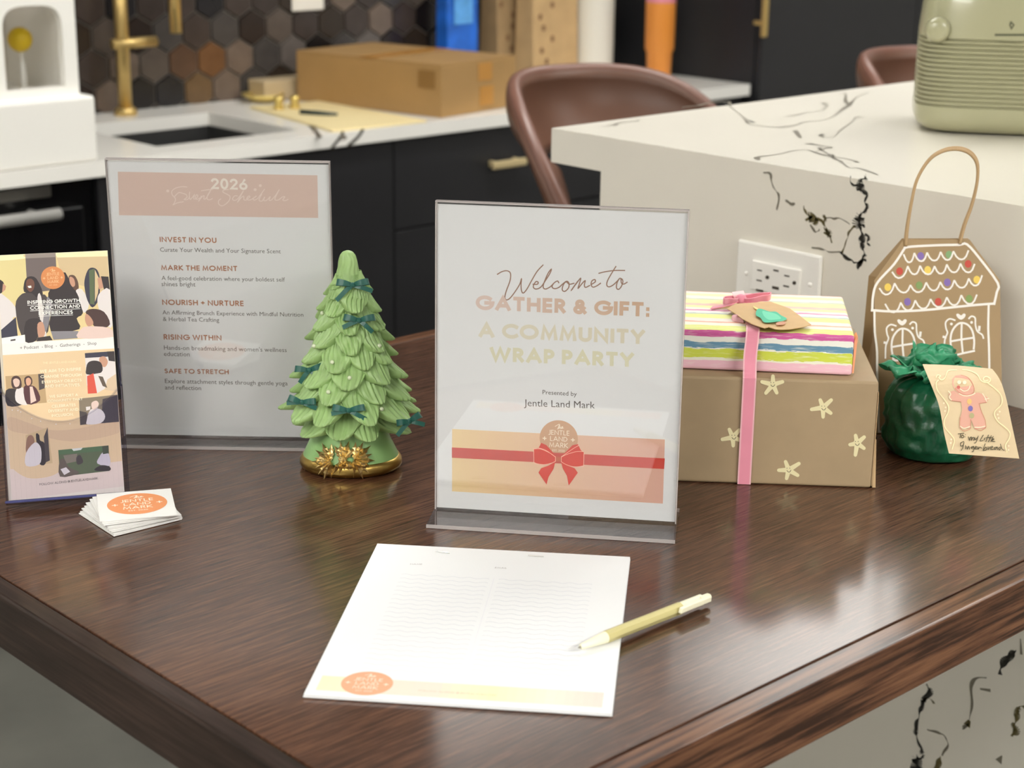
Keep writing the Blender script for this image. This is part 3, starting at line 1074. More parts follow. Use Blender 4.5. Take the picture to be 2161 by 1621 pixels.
prof = [(0.0, -.030), (.003, -.014), (.010, -.004), (.02, 0), (.033, 0)]
z = .036
while z < .126:
    prof += [(z, -.0002), (z + .0012, -.0042), (z + .0028, -.0042), (z + .004, -.0002)]
    z += .0062
prof += [(.135, -.001), (.16, -.003), (.185, -.007), (.205, -.014), (.225, -.026), (.24, -.032), (.3, -.034), (.33, -.045), (.34, -.07)]
vs, fs = [], []
n = 72
for z, dd in prof:
    vs += sq_ring(GW + 2 * dd, GD + 2 * dd, z, n)
for j in range(len(prof) - 1):
    for i in range(n):
        q = j * n + i
        r2 = j * n + (i + 1) % n
        fs.append((q, r2, r2 + n, q + n))
fs.append(tuple(range(n))[::-1]); fs.append(tuple(range((len(prof) - 1) * n, len(prof) * n)))
b = MB(); b.add(vs, fs, m_sage)
smooth_by_angle(b.build('body', t), 40)
b = MB(); b.add(*(lambda V: (V, [tuple(range(n))[::-1]] + [(i, (i + 1) % n, n + (i + 1) % n, n + i) for i in range(n)] + [tuple(range(n, 2 * n))]))(sq_ring(GW - .05, GD - .05, -.0) + sq_ring(GW - .05, GD - .05, .004)), mat('rubber_foot', (40, 38, 32), 0.7)); b.build('foot', t)
k0 = on_plane(1978, 62, g0, -eyv)
lx = (k0 - ctr).dot(exv)
b = MB(); b.tube([(lx, -GD / 2 + .004, k0.z - ZI), (lx, -GD / 2 - .005, k0.z - ZI), (lx, -GD / 2 - .008, k0.z - ZI)], [.017, .015, .010], m_sage, 20); b.build('knob', t, smooth=True)
ar_ = Art(lambda x, z, k: (x, -GD / 2 + .0008 - k * .0001 + max(0, (z - .16)) * .12, z))


def gp(q):
    p = on_plane(q[0], q[1], g0, -eyv)
    return ((p - ctr).dot(exv), p.z - ZI)


ar_.P = gp
m_em = mat('emblem_grey', (86, 88, 66), 0.5)
ar_.line([(2132, 46), (2138, 52), (2133, 60), (2130, 52), (2132, 46)], 3, m_em)
ar_.line([(2100, 73), (2160, 73)], 5, m_em)
ar_.line([(2108, 84), (2152, 85)], 3, mat('emblem_pale', (140, 140, 112), 0.5))
ar_.build('emblem', t)

# bar stools
m_seat = mat('brown_leather', (98, 66, 50), 0.42, noise=0.06, nscale=14, bump=.06, bscale=300)
m_edge = mat('stool_edge', (112, 78, 66), 0.35)
m_leg = mat('stool_leg', (52, 34, 28), 0.4)


def make_stool(label):
    t = thing('bar_stool', label, 'stool', (0, 0, 0), 0, 'brown bar stools at the island')
    rx, ry, H, dz, pw = .208, .26, ZT + .204, .15, 2.2
    SEAT = .74
    b = MB()

    def rim(th, off):
        return (rx + off) * math.sin(th), (ry + off) * math.cos(th)

    def top(th):
        return max(H - dz * (1 - math.cos(th)) ** pw, SEAT + .01)

    def bot(th):
        q = min(1, max(0, (abs(math.degrees(th)) - 72) / 40))
        return .985 - .31 * q ** 1.3

    N, K = 49, 9
    A_ = math.radians(118)
    vs = []
    for side in (0, 1):
        for i in range(N):
            th = -A_ + 2 * A_ * i / (N - 1)
            for k in range(K):
                f = k / (K - 1)
                lean = -.045 * (1 - f) ** 1.3
                x, y = rim(th, (0 if side else .026) + lean + .012 * math.sin(math.pi * f))
                vs.append((x, y, bot(th) + (top(th) - bot(th)) * f))
    fs = []
    M_ = N * K
    for i in range(N - 1):
        for k in range(K - 1):
            a_ = i * K + k
            fs.append((a_, a_ + K, a_ + K + 1, a_ + 1))
            fs.append((M_ + a_, M_ + a_ + 1, M_ + a_ + K + 1, M_ + a_ + K))
        fs.append((i * K + K - 1, (i + 1) * K + K - 1, M_ + (i + 1) * K + K - 1, M_ + i * K + K - 1))
        fs.append((i * K, M_ + i * K, M_ + (i + 1) * K, (i + 1) * K))
    for i in (0, N - 1):
        for k in range(K - 1):
            a_ = i * K + k
            fs.append((a_, a_ + 1, M_ + a_ + 1, M_ + a_))
    b.add(vs, fs, m_seat)
    b.build('backrest', t, smooth=True)
    b = MB()
    b.tube([(rim(th, .013)[0], rim(th, .013)[1], top(th) - .001) for th in np.linspace(-A_, A_, 60)], .0125, m_edge, 10)
    b.build('back_rim', t, smooth=True)
    b = MB()
    b.lathe([(.2, SEAT - .05), (.225, SEAT - .03), (.228, SEAT), (.20, SEAT + .018), (.001, SEAT + .022)], m_seat, 36)
    b.build('seat', t, smooth=True)
    for sx in (-1, 1):
        for sy in (-1, 1):
            b = MB(); b.tube([(sx * .14, sy * .14, SEAT - .045), (sx * .2, sy * .2, 0.0)], [.017, .012], m_leg, 10); b.build('leg', t, smooth=True)
    b = MB(); b.tube([(.178 * math.cos(a_) * 1.41, .178 * math.sin(a_) * 1.41, .25) for a_ in [math.pi / 4 + math.pi / 2 * k for k in range(5)]], .008, m_leg, 8); b.build('footrest', t)
    return t


st1 = make_stool('brown curved-back bar stool at the near corner of the white island')
st1.location = (1.60, 1.285, 0)
st1.rotation_euler = (0, 0, -.1)
st2 = st1.copy(); COL.objects.link(st2)
for ch in st1.children:
    c = ch.copy(); COL.objects.link(c); c.parent = st2
p2 = on_z(1885, 111, ZT + .204)
st2.location = (p2.x - .026, p2.y - .259, 0)
st2.rotation_euler = (0, 0, -.1)
st2['label'] = 'brown curved-back bar stool behind the sage green appliance'

# ================================================================== the table
TW = .922
m_top = wood('table_veneer', 0, (50, 31, 22), (75, 48, 34), (104, 71, 52), 560, .42, 1.0)
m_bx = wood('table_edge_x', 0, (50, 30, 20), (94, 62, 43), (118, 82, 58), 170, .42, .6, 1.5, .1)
m_by = wood('table_edge_y', 1, (36, 28, 24), (48, 37, 32), (62, 48, 42), 200, .5, .35)  # left edge's shade is put into a darker wood colour
t = thing('table', 'dark brown wooden table with framed edges in front of the island', 'table', (0, 0, 0))
G = .0007
b = MB(); b.box(.018 + G, XI - .002, .022 + G, TW - .022 - G, ZT - .05, ZT, m_top); b.build('table_top', t, bevel=.0008)
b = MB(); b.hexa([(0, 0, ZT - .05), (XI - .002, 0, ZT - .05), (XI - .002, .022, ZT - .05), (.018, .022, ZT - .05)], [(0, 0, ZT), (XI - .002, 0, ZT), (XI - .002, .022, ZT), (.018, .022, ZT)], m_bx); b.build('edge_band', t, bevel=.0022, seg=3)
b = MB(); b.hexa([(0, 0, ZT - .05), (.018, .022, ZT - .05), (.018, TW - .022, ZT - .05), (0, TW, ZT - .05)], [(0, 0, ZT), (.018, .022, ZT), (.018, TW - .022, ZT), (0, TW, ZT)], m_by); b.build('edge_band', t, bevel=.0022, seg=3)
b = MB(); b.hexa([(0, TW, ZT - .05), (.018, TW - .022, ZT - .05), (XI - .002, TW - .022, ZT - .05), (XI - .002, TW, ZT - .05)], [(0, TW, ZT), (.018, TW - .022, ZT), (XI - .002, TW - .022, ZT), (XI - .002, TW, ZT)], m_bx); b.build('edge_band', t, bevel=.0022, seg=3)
b = MB(); b.tube([(.86, .80, ZT - .05), (.86, .80, .012)], .03, m_black, 16); b.lathe([(.12, 0), (.12, .01), (.03, .014)], m_black, 24, (.86, .80, 0)); b.build('leg', t)

# colours of print
i_tan = ink((206, 160, 122)); i_orange = ink((232, 150, 96)); i_cream = ink((250, 236, 214)); i_white = ink((246, 244, 238))
i_head = ink((176, 116, 82)); i_text = ink((92, 86, 82)); i_black = ink((44, 40, 40)); i_red = ink((206, 64, 52)); i_pinkband = ink((214, 176, 160))
m_paper = mat('white_paper', (234, 235, 236), 0.7)
m_acr = clear('clear_acrylic', .07, (250, 250, 250))
m_acr_edge = mat('acrylic_edge', (236, 228, 226), 0.15, trans=.6)
m_acr_base = clear('acrylic_base', .13, (236, 234, 236), .05)


def lerp(a, c, f):
    return tuple(a[i] + (c[i] - a[i]) * f for i in range(3))


def tsign(name, label, x, y, yaw, lean, w, h, quad, foot=.038):
    """T shaped clear sign holder with a printed sheet; returns (thing, sheet, art)"""
    t = thing(name, label, 'sign', (x, y, ZT), math.radians(yaw))
    sl, cl = math.sin(math.radians(lean)), math.cos(math.radians(lean))
    z0 = .0035

    def up(xx, yy, zz):
        return (xx, yy * cl + zz * sl, z0 + zz * cl - yy * sl)
    b = MB()
    e = .0012
    for ya, yb in ((-.0031, -.0007), (.0007, .0031)):
        b.hexa([up(-w / 2, ya, 0), up(w / 2, ya, 0), up(w / 2, yb, 0), up(-w / 2, yb, 0)], [up(-w / 2, ya, h), up(w / 2, ya, h), up(w / 2, yb, h), up(-w / 2, yb, h)], m_acr)
    b.build('acrylic_panel', t)
    b = MB()
    q = .0011
    for xx in (-w / 2, w / 2 - q):
        b.hexa([up(xx, -.0031, .001), up(xx + q, -.0031, .001), up(xx + q, .0031, .001), up(xx, .0031, .001)], [up(xx, -.0031, h), up(xx + q, -.0031, h), up(xx + q, .0031, h), up(xx, .0031, h)], m_acr_edge)
    b.hexa([up(-w / 2, -.0031, h), up(w / 2, -.0031, h), up(w / 2, .0031, h), up(-w / 2, .0031, h)], [up(-w / 2, -.0031, h + q), up(w / 2, -.0031, h + q), up(w / 2, .0031, h + q), up(-w / 2, .0031, h + q)], m_acr_edge)
    b.build('acrylic_edge', t)
    b = MB()
    b.box(-w / 2 - .001, w / 2 + .001, -foot, foot, .0004, .0034, m_acr_base)
    b.build('base', t)
    b = MB()
    b.box(-w / 2 - .001, w / 2 + .001, -foot - .0012, -foot, .0004, .0034, m_acr_edge)
    b.box(-w / 2 - .001, w / 2 + .001, foot, foot + .0012, .0004, .0034, m_acr_edge)
    b.build('base_edge', t)
    b = MB()
    m_ = .0014
    b.hexa([up(-w / 2 + m_, -.0004, .002), up(w / 2 - m_, -.0004, .002), up(w / 2 - m_, .0004, .002), up(-w / 2 + m_, .0004, .002)],
           [up(-w / 2 + m_, -.0004, h - .002), up(w / 2 - m_, -.0004, h - .002), up(w / 2 - m_, .0004, h - .002), up(-w / 2 + m_, .0004, h - .002)], m_paper)
    s = b.build('paper_sheet', t)
    H = hom(quad, [(-w / 2, h), (w / 2, h), (w / 2, 0), (-w / 2, 0)])
    M = lambda xx, zz, k: up(xx, -.00042 - k * .000006, zz)
    return t, s, (lambda: Art(M, H))


# welcome sign -----------------------------------------------------
t, sheet, new = tsign('welcome_sign', 'welcome sign in a clear stand mid-table, printed with a red ribbon bow', .445, .353, -51.28, .8, .2166, .2800,
                      [(921.8, 421), (1458, 444.5), (1424, 1103), (919, 1073.6)])
Zw = zoomed(1000, 540, 5.145)
m_scr = ink((150, 112, 92))
a = new()
for pts in ([(268, 190), (320, 160), (375, 152), (410, 180), (405, 260), (365, 370), (348, 440), (365, 470), (405, 450), (460, 380), (510, 300), (530, 240), (525, 300), (530, 370), (550, 395), (590, 350), (640, 260), (700, 160), (765, 90)],
            [(655, 300), (700, 300), (712, 280), (690, 270), (665, 300), (660, 335), (690, 352), (740, 330), (790, 260), (840, 180), (855, 135), (820, 180), (780, 270), (765, 330), (790, 352), (840, 330), (870, 300)],
            [(935, 285), (920, 265), (880, 290), (862, 330), (890, 348), (935, 335), (975, 300), (1020, 268), (1045, 290), (1040, 340), (1000, 378), (972, 360), (985, 305), (1015, 275), (1050, 300), (1100, 290)],
            [(1140, 270), (1110, 310), (1070, 368), (1120, 300), (1172, 235), (1160, 290), (1145, 345), (1190, 290), (1222, 262), (1212, 310), (1225, 335), (1270, 315)],
            [(1285, 305), (1330, 275), (1325, 250), (1295, 265), (1285, 305), (1305, 332), (1345, 320), (1388, 290)],
            [(1555, 108), (1510, 180), (1465, 260), (1455, 310), (1480, 330), (1530, 305), (1585, 250)],
            [(1370, 182), (1440, 165), (1540, 152), (1650, 152)],
            [(1625, 250), (1595, 238), (1565, 290), (1560, 340), (1580, 358), (1610, 330), (1630, 270), (1610, 245), (1615, 290), (1640, 300), (1675, 280)]):
    a.line(Zw(pts), 2.4, m_scr, smooth=6, up=False)
a.build('script_heading', sheet)
a = new()


def grad_text(a, s, p0, p1, c0, c1, w):  # letter inks are paled; the acrylic's reflected haze is put into them
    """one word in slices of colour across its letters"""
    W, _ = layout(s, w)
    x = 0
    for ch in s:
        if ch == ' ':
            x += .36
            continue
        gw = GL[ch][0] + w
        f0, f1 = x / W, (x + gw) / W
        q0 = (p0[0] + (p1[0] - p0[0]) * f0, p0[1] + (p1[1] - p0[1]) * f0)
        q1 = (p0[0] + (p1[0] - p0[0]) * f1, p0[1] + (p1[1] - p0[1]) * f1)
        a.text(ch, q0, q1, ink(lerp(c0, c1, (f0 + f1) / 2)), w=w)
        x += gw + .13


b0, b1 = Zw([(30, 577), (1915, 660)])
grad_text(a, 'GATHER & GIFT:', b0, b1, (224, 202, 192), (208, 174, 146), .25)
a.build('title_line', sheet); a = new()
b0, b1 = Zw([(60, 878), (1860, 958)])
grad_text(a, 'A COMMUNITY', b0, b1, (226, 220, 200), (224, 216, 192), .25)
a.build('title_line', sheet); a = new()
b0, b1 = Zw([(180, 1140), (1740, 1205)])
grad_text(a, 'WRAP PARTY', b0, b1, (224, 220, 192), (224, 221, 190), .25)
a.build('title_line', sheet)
a = new()
a.text('Presented by', (1146, 831), (1218, 835), i_text, font='sans')
a.text('Jentle Land Mark', (1107, 856), (1256, 861), i_text, font='sans')
a.build('presenter_line', sheet)
Zr = zoomed(900, 820, 3.726)
a = new()
NS = 24
for i in range(NS):
    f0, f1 = i / NS, (i + 1) / NS
    mm = ink(lerp((240, 212, 160), (224, 176, 160), f0 ** .8))
    a.up()
    T = lambda f: (205 + (1870 - 205) * f, 315 + (395 - 315) * f)
    B = lambda f: (203 + (1850 - 203) * f, 805 + (895 - 805) * f)
    a.mb.face([a.M(*a.P(p), 1) for p in Zr([T(f0), T(f1), B(f1), B(f0)])], mm)
a.poly(Zr([(203, 460), (1868, 542), (1862, 625), (203, 541)]), i_red)
a.build('gift_band', sheet)
a = new()
c0, c1 = a.P(Zr([(1042, 390)])[0]), a.P(Zr([(1192, 397)])[0])
a.k = 5
logo(a, c0[0], c0[1], Vector((c1[0] - c0[0], c1[1] - c0[1])).length, i_tan, i_cream)
a.build('round_logo', sheet)
a = new()
a.k = 60
for pts in ([(848, 495), (848, 470), (885, 462), (905, 422), (945, 440), (990, 490), (1018, 530), (1016, 565), (960, 590), (890, 592), (852, 575)],
            [(1238, 515), (1236, 495), (1215, 480), (1192, 432), (1150, 440), (1100, 490), (1062, 530), (1062, 570), (1110, 598), (1180, 610), (1232, 598)],
            [(1015, 568), (960, 600), (905, 620), (882, 655), (945, 748), (960, 690), (1000, 625)],
            [(1060, 572), (1100, 595), (1165, 620), (1190, 655), (1118, 755), (1105, 680), (1072, 620)]):
    a.poly(Zr(pts), i_red)
a.poly(Zr([(1018, 530), (1060, 532), (1060, 568), (1018, 566)]), ink((190, 96, 72)))
i_pl = ink((246, 196, 176))
for pts in ([(845, 465), (846, 575)], [(1238, 505), (1236, 600)], [(1016, 530), (1016, 566)], [(1062, 530), (1061, 570)],
            [(850, 470), (900, 470), (970, 500), (1015, 532)], [(885, 462), (940, 480), (1015, 532)], [(1232, 490), (1180, 490), (1110, 510), (1063, 532)], [(1200, 440), (1150, 470), (1063, 530)],
            [(850, 580), (920, 592), (985, 580), (1016, 566)], [(1235, 604), (1160, 608), (1100, 592), (1062, 570)]):
    a.line(Zr(pts), 1.0, i_pl, smooth=4)
a.build('ribbon_bow_print', sheet)

# schedule sign ----------------------------------------------------
t, sheet, new = tsign('schedule_sign', 'event schedule sign in a clear stand behind the brochures, pale pink header', .3535, .7255, -44.3, -3.0, .2145, .2835,
                      [(212, 336), (696, 343), (698.5, 922), (267, 927)], .028)
a = new()
a.poly([(240, 364), (669, 371), (669, 464), (245, 461)], ink((222, 196, 184)))
a.build('header_band', sheet)
a = new()
a.k = 3
a.text('2026', (443, 402), (521, 404), ink((244, 236, 226)), w=.2)
Ze = zoomed(320, 360, 6.753)
i_pale = ink((238, 220, 210))
for pts in ([(480, 255), (400, 250), (310, 275), (260, 320), (265, 370), (300, 410), (315, 450), (290, 510), (285, 520), (350, 490), (430, 475)],
            [(300, 400), (360, 340), (420, 350), (470, 370), (480, 410), (440, 440), (490, 440), (520, 400)],
            [(520, 330), (515, 400), (530, 440), (575, 390), (590, 370), (580, 430), (610, 430), (640, 390), (620, 370), (605, 410), (625, 440), (660, 420)],
            [(690, 390), (650, 465), (700, 400), (730, 385), (725, 430), (750, 430), (790, 370), (830, 290)], [(690, 310), (760, 298), (850, 290)], [(830, 290), (780, 380), (775, 430), (810, 445), (850, 425)],
            [(1080, 290), (1010, 300), (1005, 330), (1070, 365), (1105, 400), (1080, 470), (1000, 530), (945, 510), (940, 460), (970, 430)],
            [(1210, 385), (1170, 385), (1140, 430), (1160, 450), (1200, 440), (1250, 380), (1295, 310)], [(1295, 310), (1250, 400), (1215, 475), (1265, 410), (1300, 390), (1305, 440), (1340, 445)],
            [(1345, 435), (1390, 400), (1375, 385), (1345, 420), (1370, 445), (1420, 430), (1480, 385)], [(1480, 390), (1440, 420), (1450, 445), (1500, 420), (1560, 340), (1600, 285)], [(1560, 360), (1520, 440), (1560, 460), (1600, 400)],
            [(1600, 400), (1590, 450), (1630, 445), (1680, 395), (1665, 445), (1700, 440), (1760, 370), (1810, 290)], [(1810, 290), (1760, 390), (1750, 440), (1800, 440), (1850, 400), (1890, 395), (1860, 440), (1900, 450), (1935, 430)]):
    a.line(Ze(pts), 2.0, i_pale, smooth=5, up=False)
for c in ((200, 315), (1465, 290), (1540, 230)):
    a.disc(Ze([c])[0], 3.5, i_pale, n=6)
a.build('header_lettering', sheet)
for s, p0, p1 in (('INVEST IN YOU', (334, 519), (455, 520)), ('MARK THE MOMENT', (338, 580), (499, 580)), ('NOURISH + NURTURE', (341, 654), (512, 654)), ('RISING WITHIN', (345, 727), (466, 727)), ('SAFE TO STRETCH', (348, 797), (481, 796))):
    a = new()
    a.text(s, p0, p1, i_head, w=.2, gap=.36)
    a.build('heading', sheet)
for s, p0, p1 in (('Curate Your Wealth and Your Signature Scent', (335, 540), (590, 541)), ('A feel-good celebration where your boldest self', (339, 601), (598, 601)), ('shines bright', (339, 614), (411, 614)),
                  ('An Affirming Brunch Experience with Mindful Nutrition', (342, 674), (635, 674)), ('& Herbal Tea Crafting', (343, 688), (461, 688)),
                  ("Hands-on breadmaking and women's wellness", (346, 748), (600, 748)), ('education', (346, 761), (400, 761)),
                  ('Explore attachment styles through gentle yoga', (349, 817), (601, 816)), ('and reflection', (349, 830), (424, 830))):
    a = new()
    a.text(s, p0, p1, i_text, font='sans')
    a.build('text_line', sheet)

# ------------------------------------------------------------------ sign-in pad and pen
t = thing('paper_pad', 'white stapled sign-in pad lying at the front of the table', 'pad', (.2500, .2350, ZT), math.radians(-49.45))
PWd, PHt, PT = .2159, .2815, .0030
b = MB()
rp = random.Random(2)
for k in range(5):
    dx, dy = rp.uniform(-.0005, .0005), rp.uniform(-.0005, .0005)
    za, zb = .0002 + k * (PT / 5), .0002 + (k + 1) * PT / 5 - .00006
    b.box(-PWd / 2 + dx, PWd / 2 + dx, -PHt / 2 + dy, PHt / 2 + dy, za, zb, m_paper)
b.build('sheets', t)
H = hom([(797, 1146), (1327, 1183), (1293, 1508), (640, 1470)], [(-PWd / 2, PHt / 2), (PWd / 2, PHt / 2), (PWd / 2, -PHt / 2), (-PWd / 2, -PHt / 2)])
MP = lambda x, y, k: (x, y, PT + .0002 + k * .000004)
Zp = zoomed(700, 1140, 3.0871)
Zq = zoomed(600, 1100, 2.2510)
a = Art(MP, H)
NS = 30
for i in range(NS):
    f0, f1 = i / NS, (i + 1) / NS
    seq = [(248, 232, 190), (246, 216, 200), (246, 214, 200), (246, 236, 186), (248, 222, 206), (246, 206, 196)]
    g = f0 * (len(seq) - 1)
    mm = ink(lerp(seq[int(g)], seq[min(int(g) + 1, len(seq) - 1)], g - int(g)))
    x_a, x_b = -PWd / 2 + .007 + (PWd - .014) * f0, -PWd / 2 + .007 + (PWd - .014) * f1
    a.mb.face([a.M(x_a, -PHt / 2 + .007, 1), a.M(x_b, -PHt / 2 + .007, 1), a.M(x_b, -PHt / 2 + .030, 1), a.M(x_a, -PHt / 2 + .030, 1)], mm)
a.build('footer_band', t)
a = Art(MP, H)
a.k = 4
lc = a.P(Zp([(243, 947)])[0])
logo(a, lc[0], lc[1], .0185, ink((236, 164, 128)), ink((250, 222, 200)))
a.build('round_logo', t)
a = Art(MP, H)
a.k = 3
i_fnt = ink((204, 206, 214)); i_fnt2 = ink((176, 172, 172))
for col in (0, 1):
    xa_, xb_ = (-.076, -.004) if col == 0 else (.004, .080)
    for r_ in range(22):
        yy = .078 - r_ * .0083
        a.line([(xa_ + (xb_ - xa_) * i / 40, yy + .0011 * math.sin(i / 40 * 2 * math.pi * 5.5)) for i in range(41)], .0005, i_fnt, px=False, up=False)
a.line([(0, .08), (0, -.1)], .0004, ink((226, 226, 232)), px=False)
a.build('wavy_lines', t)
a = Art(MP, H)
a.k = 3
a.text('NAME', *Zp([(520, 163), (600, 165)]), i_fnt2, w=.16)
a.build('column_heading', t); a = Art(MP, H); a.k = 3
a.text('EMAIL', *Zp([(1076, 194), (1155, 199)]), i_fnt2, w=.16)
a.build('column_heading', t); a = Art(MP, H); a.k = 3
a.text('FOLLOW ALONG @JENTLELANDMARK', *Zp([(585, 998), (1095, 1030)]), ink((196, 176, 150)), w=.14)
a.build('footer_line', t)
for p0, p1 in (([(688, 78)], [(778, 92)]), ([(1290, 116)], [(1388, 124)])):
    q0, q1 = H(Zp(p0)[0]), H(Zp(p1)[0])
    b = MB(); b.tube([(q0[0], q0[1], PT - .0005), (q0[0], q0[1], PT + .0006), (q1[0], q1[1], PT + .0006), (q1[0], q1[1], PT - .0005)], .0004, mat('staple_steel', (140, 138, 134), .3, 1.0), 6)
    b.build('staple', t)

pz = ZT + .0085
pt, pe = on_z(1221, 1367, ZT + .0085), on_z(1497, 1259, ZT + .0065)
pl_ = (pe - pt).length
t = thing('pen', 'pale khaki ballpoint pen with cream clip lying across the pad edge', 'pen', pt, math.atan2(pe.y - pt.y, pe.x - pt.x))
sl_ = (pe.z - pt.z) / pl_
m_barrel = mat('khaki_barrel', (196, 186, 128), 0.5, noise=.1, nscale=160, stretch=(.05, 1, 1))
m_penw = mat('cream_plastic', (238, 234, 206), 0.35)
X = lambda f: (f * pl_, 0, sl_ * f * pl_)
b = MB(); b.tube([X(.19), X(.21), X(.76)], [.0047, .0049, .0049], m_barrel, 8); b.build('barrel', t)
b = MB(); b.tube([X(.012), X(.02), X(.15), X(.19)], [.0017, .0022, .0041, .0047], m_penw, 16); smooth_by_angle(b.build('tip', t))
b = MB(); b.tube([X(.0), X(.0125)], [.0006, .0011], mat('pen_point', (160, 156, 146), .3, .8), 10); b.build('point', t)
b = MB(); b.tube([X(.76), X(.765), X(.93), X(.94)], [.0049, .0046, .0046, .003], m_penw, 16); smooth_by_angle(b.build('cap', t))
b = MB(); b.tube([X(.94), X(.99), X(1.0)], [.0032, .0032, .0024], m_penw, 14); smooth_by_angle(b.build('push_button', t))
b = MB()
cy = -.0075
b.hexa([(pl_ * .70, cy - .0018, -.001), (pl_ * .945, cy - .0018, -.001), (pl_ * .945, cy + .0018, -.001), (pl_ * .70, cy + .0018, -.001)],
       [(pl_ * .71, cy - .0015, .0035), (pl_ * .945, cy - .0018, .0035), (pl_ * .945, cy + .0018, .0035), (pl_ * .71, cy + .0015, .0035)], m_penw)
b.box(pl_ * .90, pl_ * .945, cy, -.002, -.001, .003, m_penw)
b.build('clip', t, bevel=.0008)

# ------------------------------------------------------------------ business cards
m_card_w = mat('card_white', (238, 237, 234), 0.55)
cards = []
fan = [(-4, 0, 0), (-5, .0005, .0004), (-8, .0008, .001), (-12, .001, .0006), (-15, .0014, .001), (-14, .001, .0014), (-20, .001, .001), (-23, .0016, .0012), (-28, .002, .001)]
cz = ZT + .0006
CT = .0011
for k, (yw_, dx, dy) in enumerate(fan):
    last = k == len(fan) - 1
    t = thing('business_card', 'top card of the small white stack, with a round orange logo' if last else 'white square card in the stack under the orange logo card', 'business card', (.1660 + dx + .0003 * k, .6080 + dy - .0006 * k, cz), math.radians(yw_), 'stacked business cards')
    b = MB(); b.box(-.033, .033, -.034, .034, 0, CT - .00015, m_card_w); b.build('card', t)
    cz += CT + (.0001 if k not in (1, 5) else .0008)
    if last:
        a = Art(lambda x, y, k_: (x, y, CT + k_ * .000005))
        logo(a, .001, .001, .0262, i_orange, i_cream, w=.15)
        a.build('round_logo', t)

# ------------------------------------------------------------------ brochures in a clear holder
BX, BY, BYAW, BLEAN = .1405, .6705, -28.2, 25.0
BW, BH = .0992, .2255
sl, cl = math.sin(math.radians(BLEAN)), math.cos(math.radians(BLEAN))
BZ = .0086


def bup(x, y, z):
    """brochure holder frame: x across, y into the stack, z up the slope"""
    return (x, y * cl + z * sl, BZ + z * cl - y * sl)


def bslab(b, xa, xb, ya, yb, za, zb, m):
    b.hexa([bup(xa, ya, za), bup(xb, ya, za), bup(xb, yb, za), bup(xa, yb, za)], [bup(xa, ya, zb), bup(xb, ya, zb), bup(xb, yb, zb), bup(xa, yb, zb)], m)


m_hold = clear('holder_acrylic', .018, (246, 246, 250))
m_hedge = mat('holder_edge', (52, 52, 78), 0.12, trans=.4)
t = thing('brochure_holder', 'clear acrylic leaflet holder leaning back left of the schedule sign', 'holder', (BX, BY, ZT), math.radians(BYAW))
b = MB()
HW = BW / 2 + .0045
bslab(b, -HW, HW, .0105, .0125, 0.002, .175, m_hold)
b.build('back_panel', t)
b = MB()
N = 24
for i in range(N):
    fx = lambda k: -HW + 2 * HW * k / N
    zz = lambda k: .098 - .030 * math.sin(math.pi * min(max((k / N - .02) / .96, 0), 1)) ** .8
    xa, xb = fx(i), fx(i + 1)
    b.hexa([bup(xa, -.006, .0), bup(xb, -.006, .0), bup(xb, -.004, .0), bup(xa, -.004, .0)], [bup(xa, -.006, zz(i)), bup(xb, -.006, zz(i + 1)), bup(xb, -.004, zz(i + 1)), bup(xa, -.004, zz(i))], m_hold)
b.build('front_panel', t)
b = MB()
b.tube([bup(fx(i), -.005, zz(i)) for i in range(N + 1)], .0010, m_hold, 6)
b.build('front_lip', t)
for s in (-1, 1):
    b = MB(); xa, xb = sorted((s * HW, s * (HW - .002))); bslab(b, xa, xb, -.0040, .0105, .0, .098, m_hold); b.build('side_wall', t)
    b = MB(); b.tube([bup(s * (HW - .001), -.005, .098), bup(s * (HW - .001), .001, .099), bup(s * (HW - .001), .007, .103), bup(s * (HW - .001), .011, .112), bup(s * (HW - .001), .0115, .135)], .0011, m_hedge, 8); b.build('side_edge', t)
b = MB(); bslab(b, -HW, HW, -.0060, .0125, -.003, -.0005, m_hold); b.build('floor_plate', t)
b = MB()
b.tube([bup(-HW, -.006, -.0015), bup(HW, -.006, -.0015)], .0013, mat('holder_edge_blue', (96, 98, 150), .12, trans=.4), 8)
for xx in (-HW, -.012, HW):
    b.tube([bup(xx, -.0062, -.0015), bup(xx, .011, -.0015)], .0011, mat('holder_edge_blue', (96, 98, 150), .12, trans=.4), 8)
b.build('bottom_edge', t)
b = MB()
p0_, p1_ = bup(0, .0125, .165), bup(0, .0125, .17)
b.hexa([(-.03, p0_[1] + .05, .0006), (.03, p0_[1] + .05, .0006), (.03, p0_[1] + .0525, .0006), (-.03, p0_[1] + .0525, .0006)], [(-.02, p0_[1] + .001, p0_[2] - .002), (.02, p0_[1] + .001, p0_[2] - .002), (.02, p0_[1] + .0035, p0_[2] - .002), (-.02, p0_[1] + .0035, p0_[2] - .002)], m_hold)
b.build('rear_foot', t)

leaf_m = mat('leaflet_paper', (232, 222, 206), 0.5)
for k in range(4, -1, -1):
    t = thing('leaflet', 'front tan leaflet with photos and white heading in the clear holder' if k == 0 else 'tan leaflet behind the front one in the clear holder', 'leaflet', (BX, BY, ZT), math.radians(BYAW), 'leaflets in the clear holder')
    b = MB(); off = -.0012 * (k % 2) - .0004 * k
    bslab(b, -BW / 2 + off, BW / 2 + off, .0003 + k * .0021, .0009 + k * .0021, .0005, BH - .0006 * k, leaf_m)
    fr = b.build('sheet', t)
BQ = [(-2, 547), (226, 537), (269, 1048), (26, 1058)]
HB_ = hom(BQ, [(-BW / 2, BH), (BW / 2, BH), (BW / 2, 0), (-BW / 2, 0)])
_bx = HB_


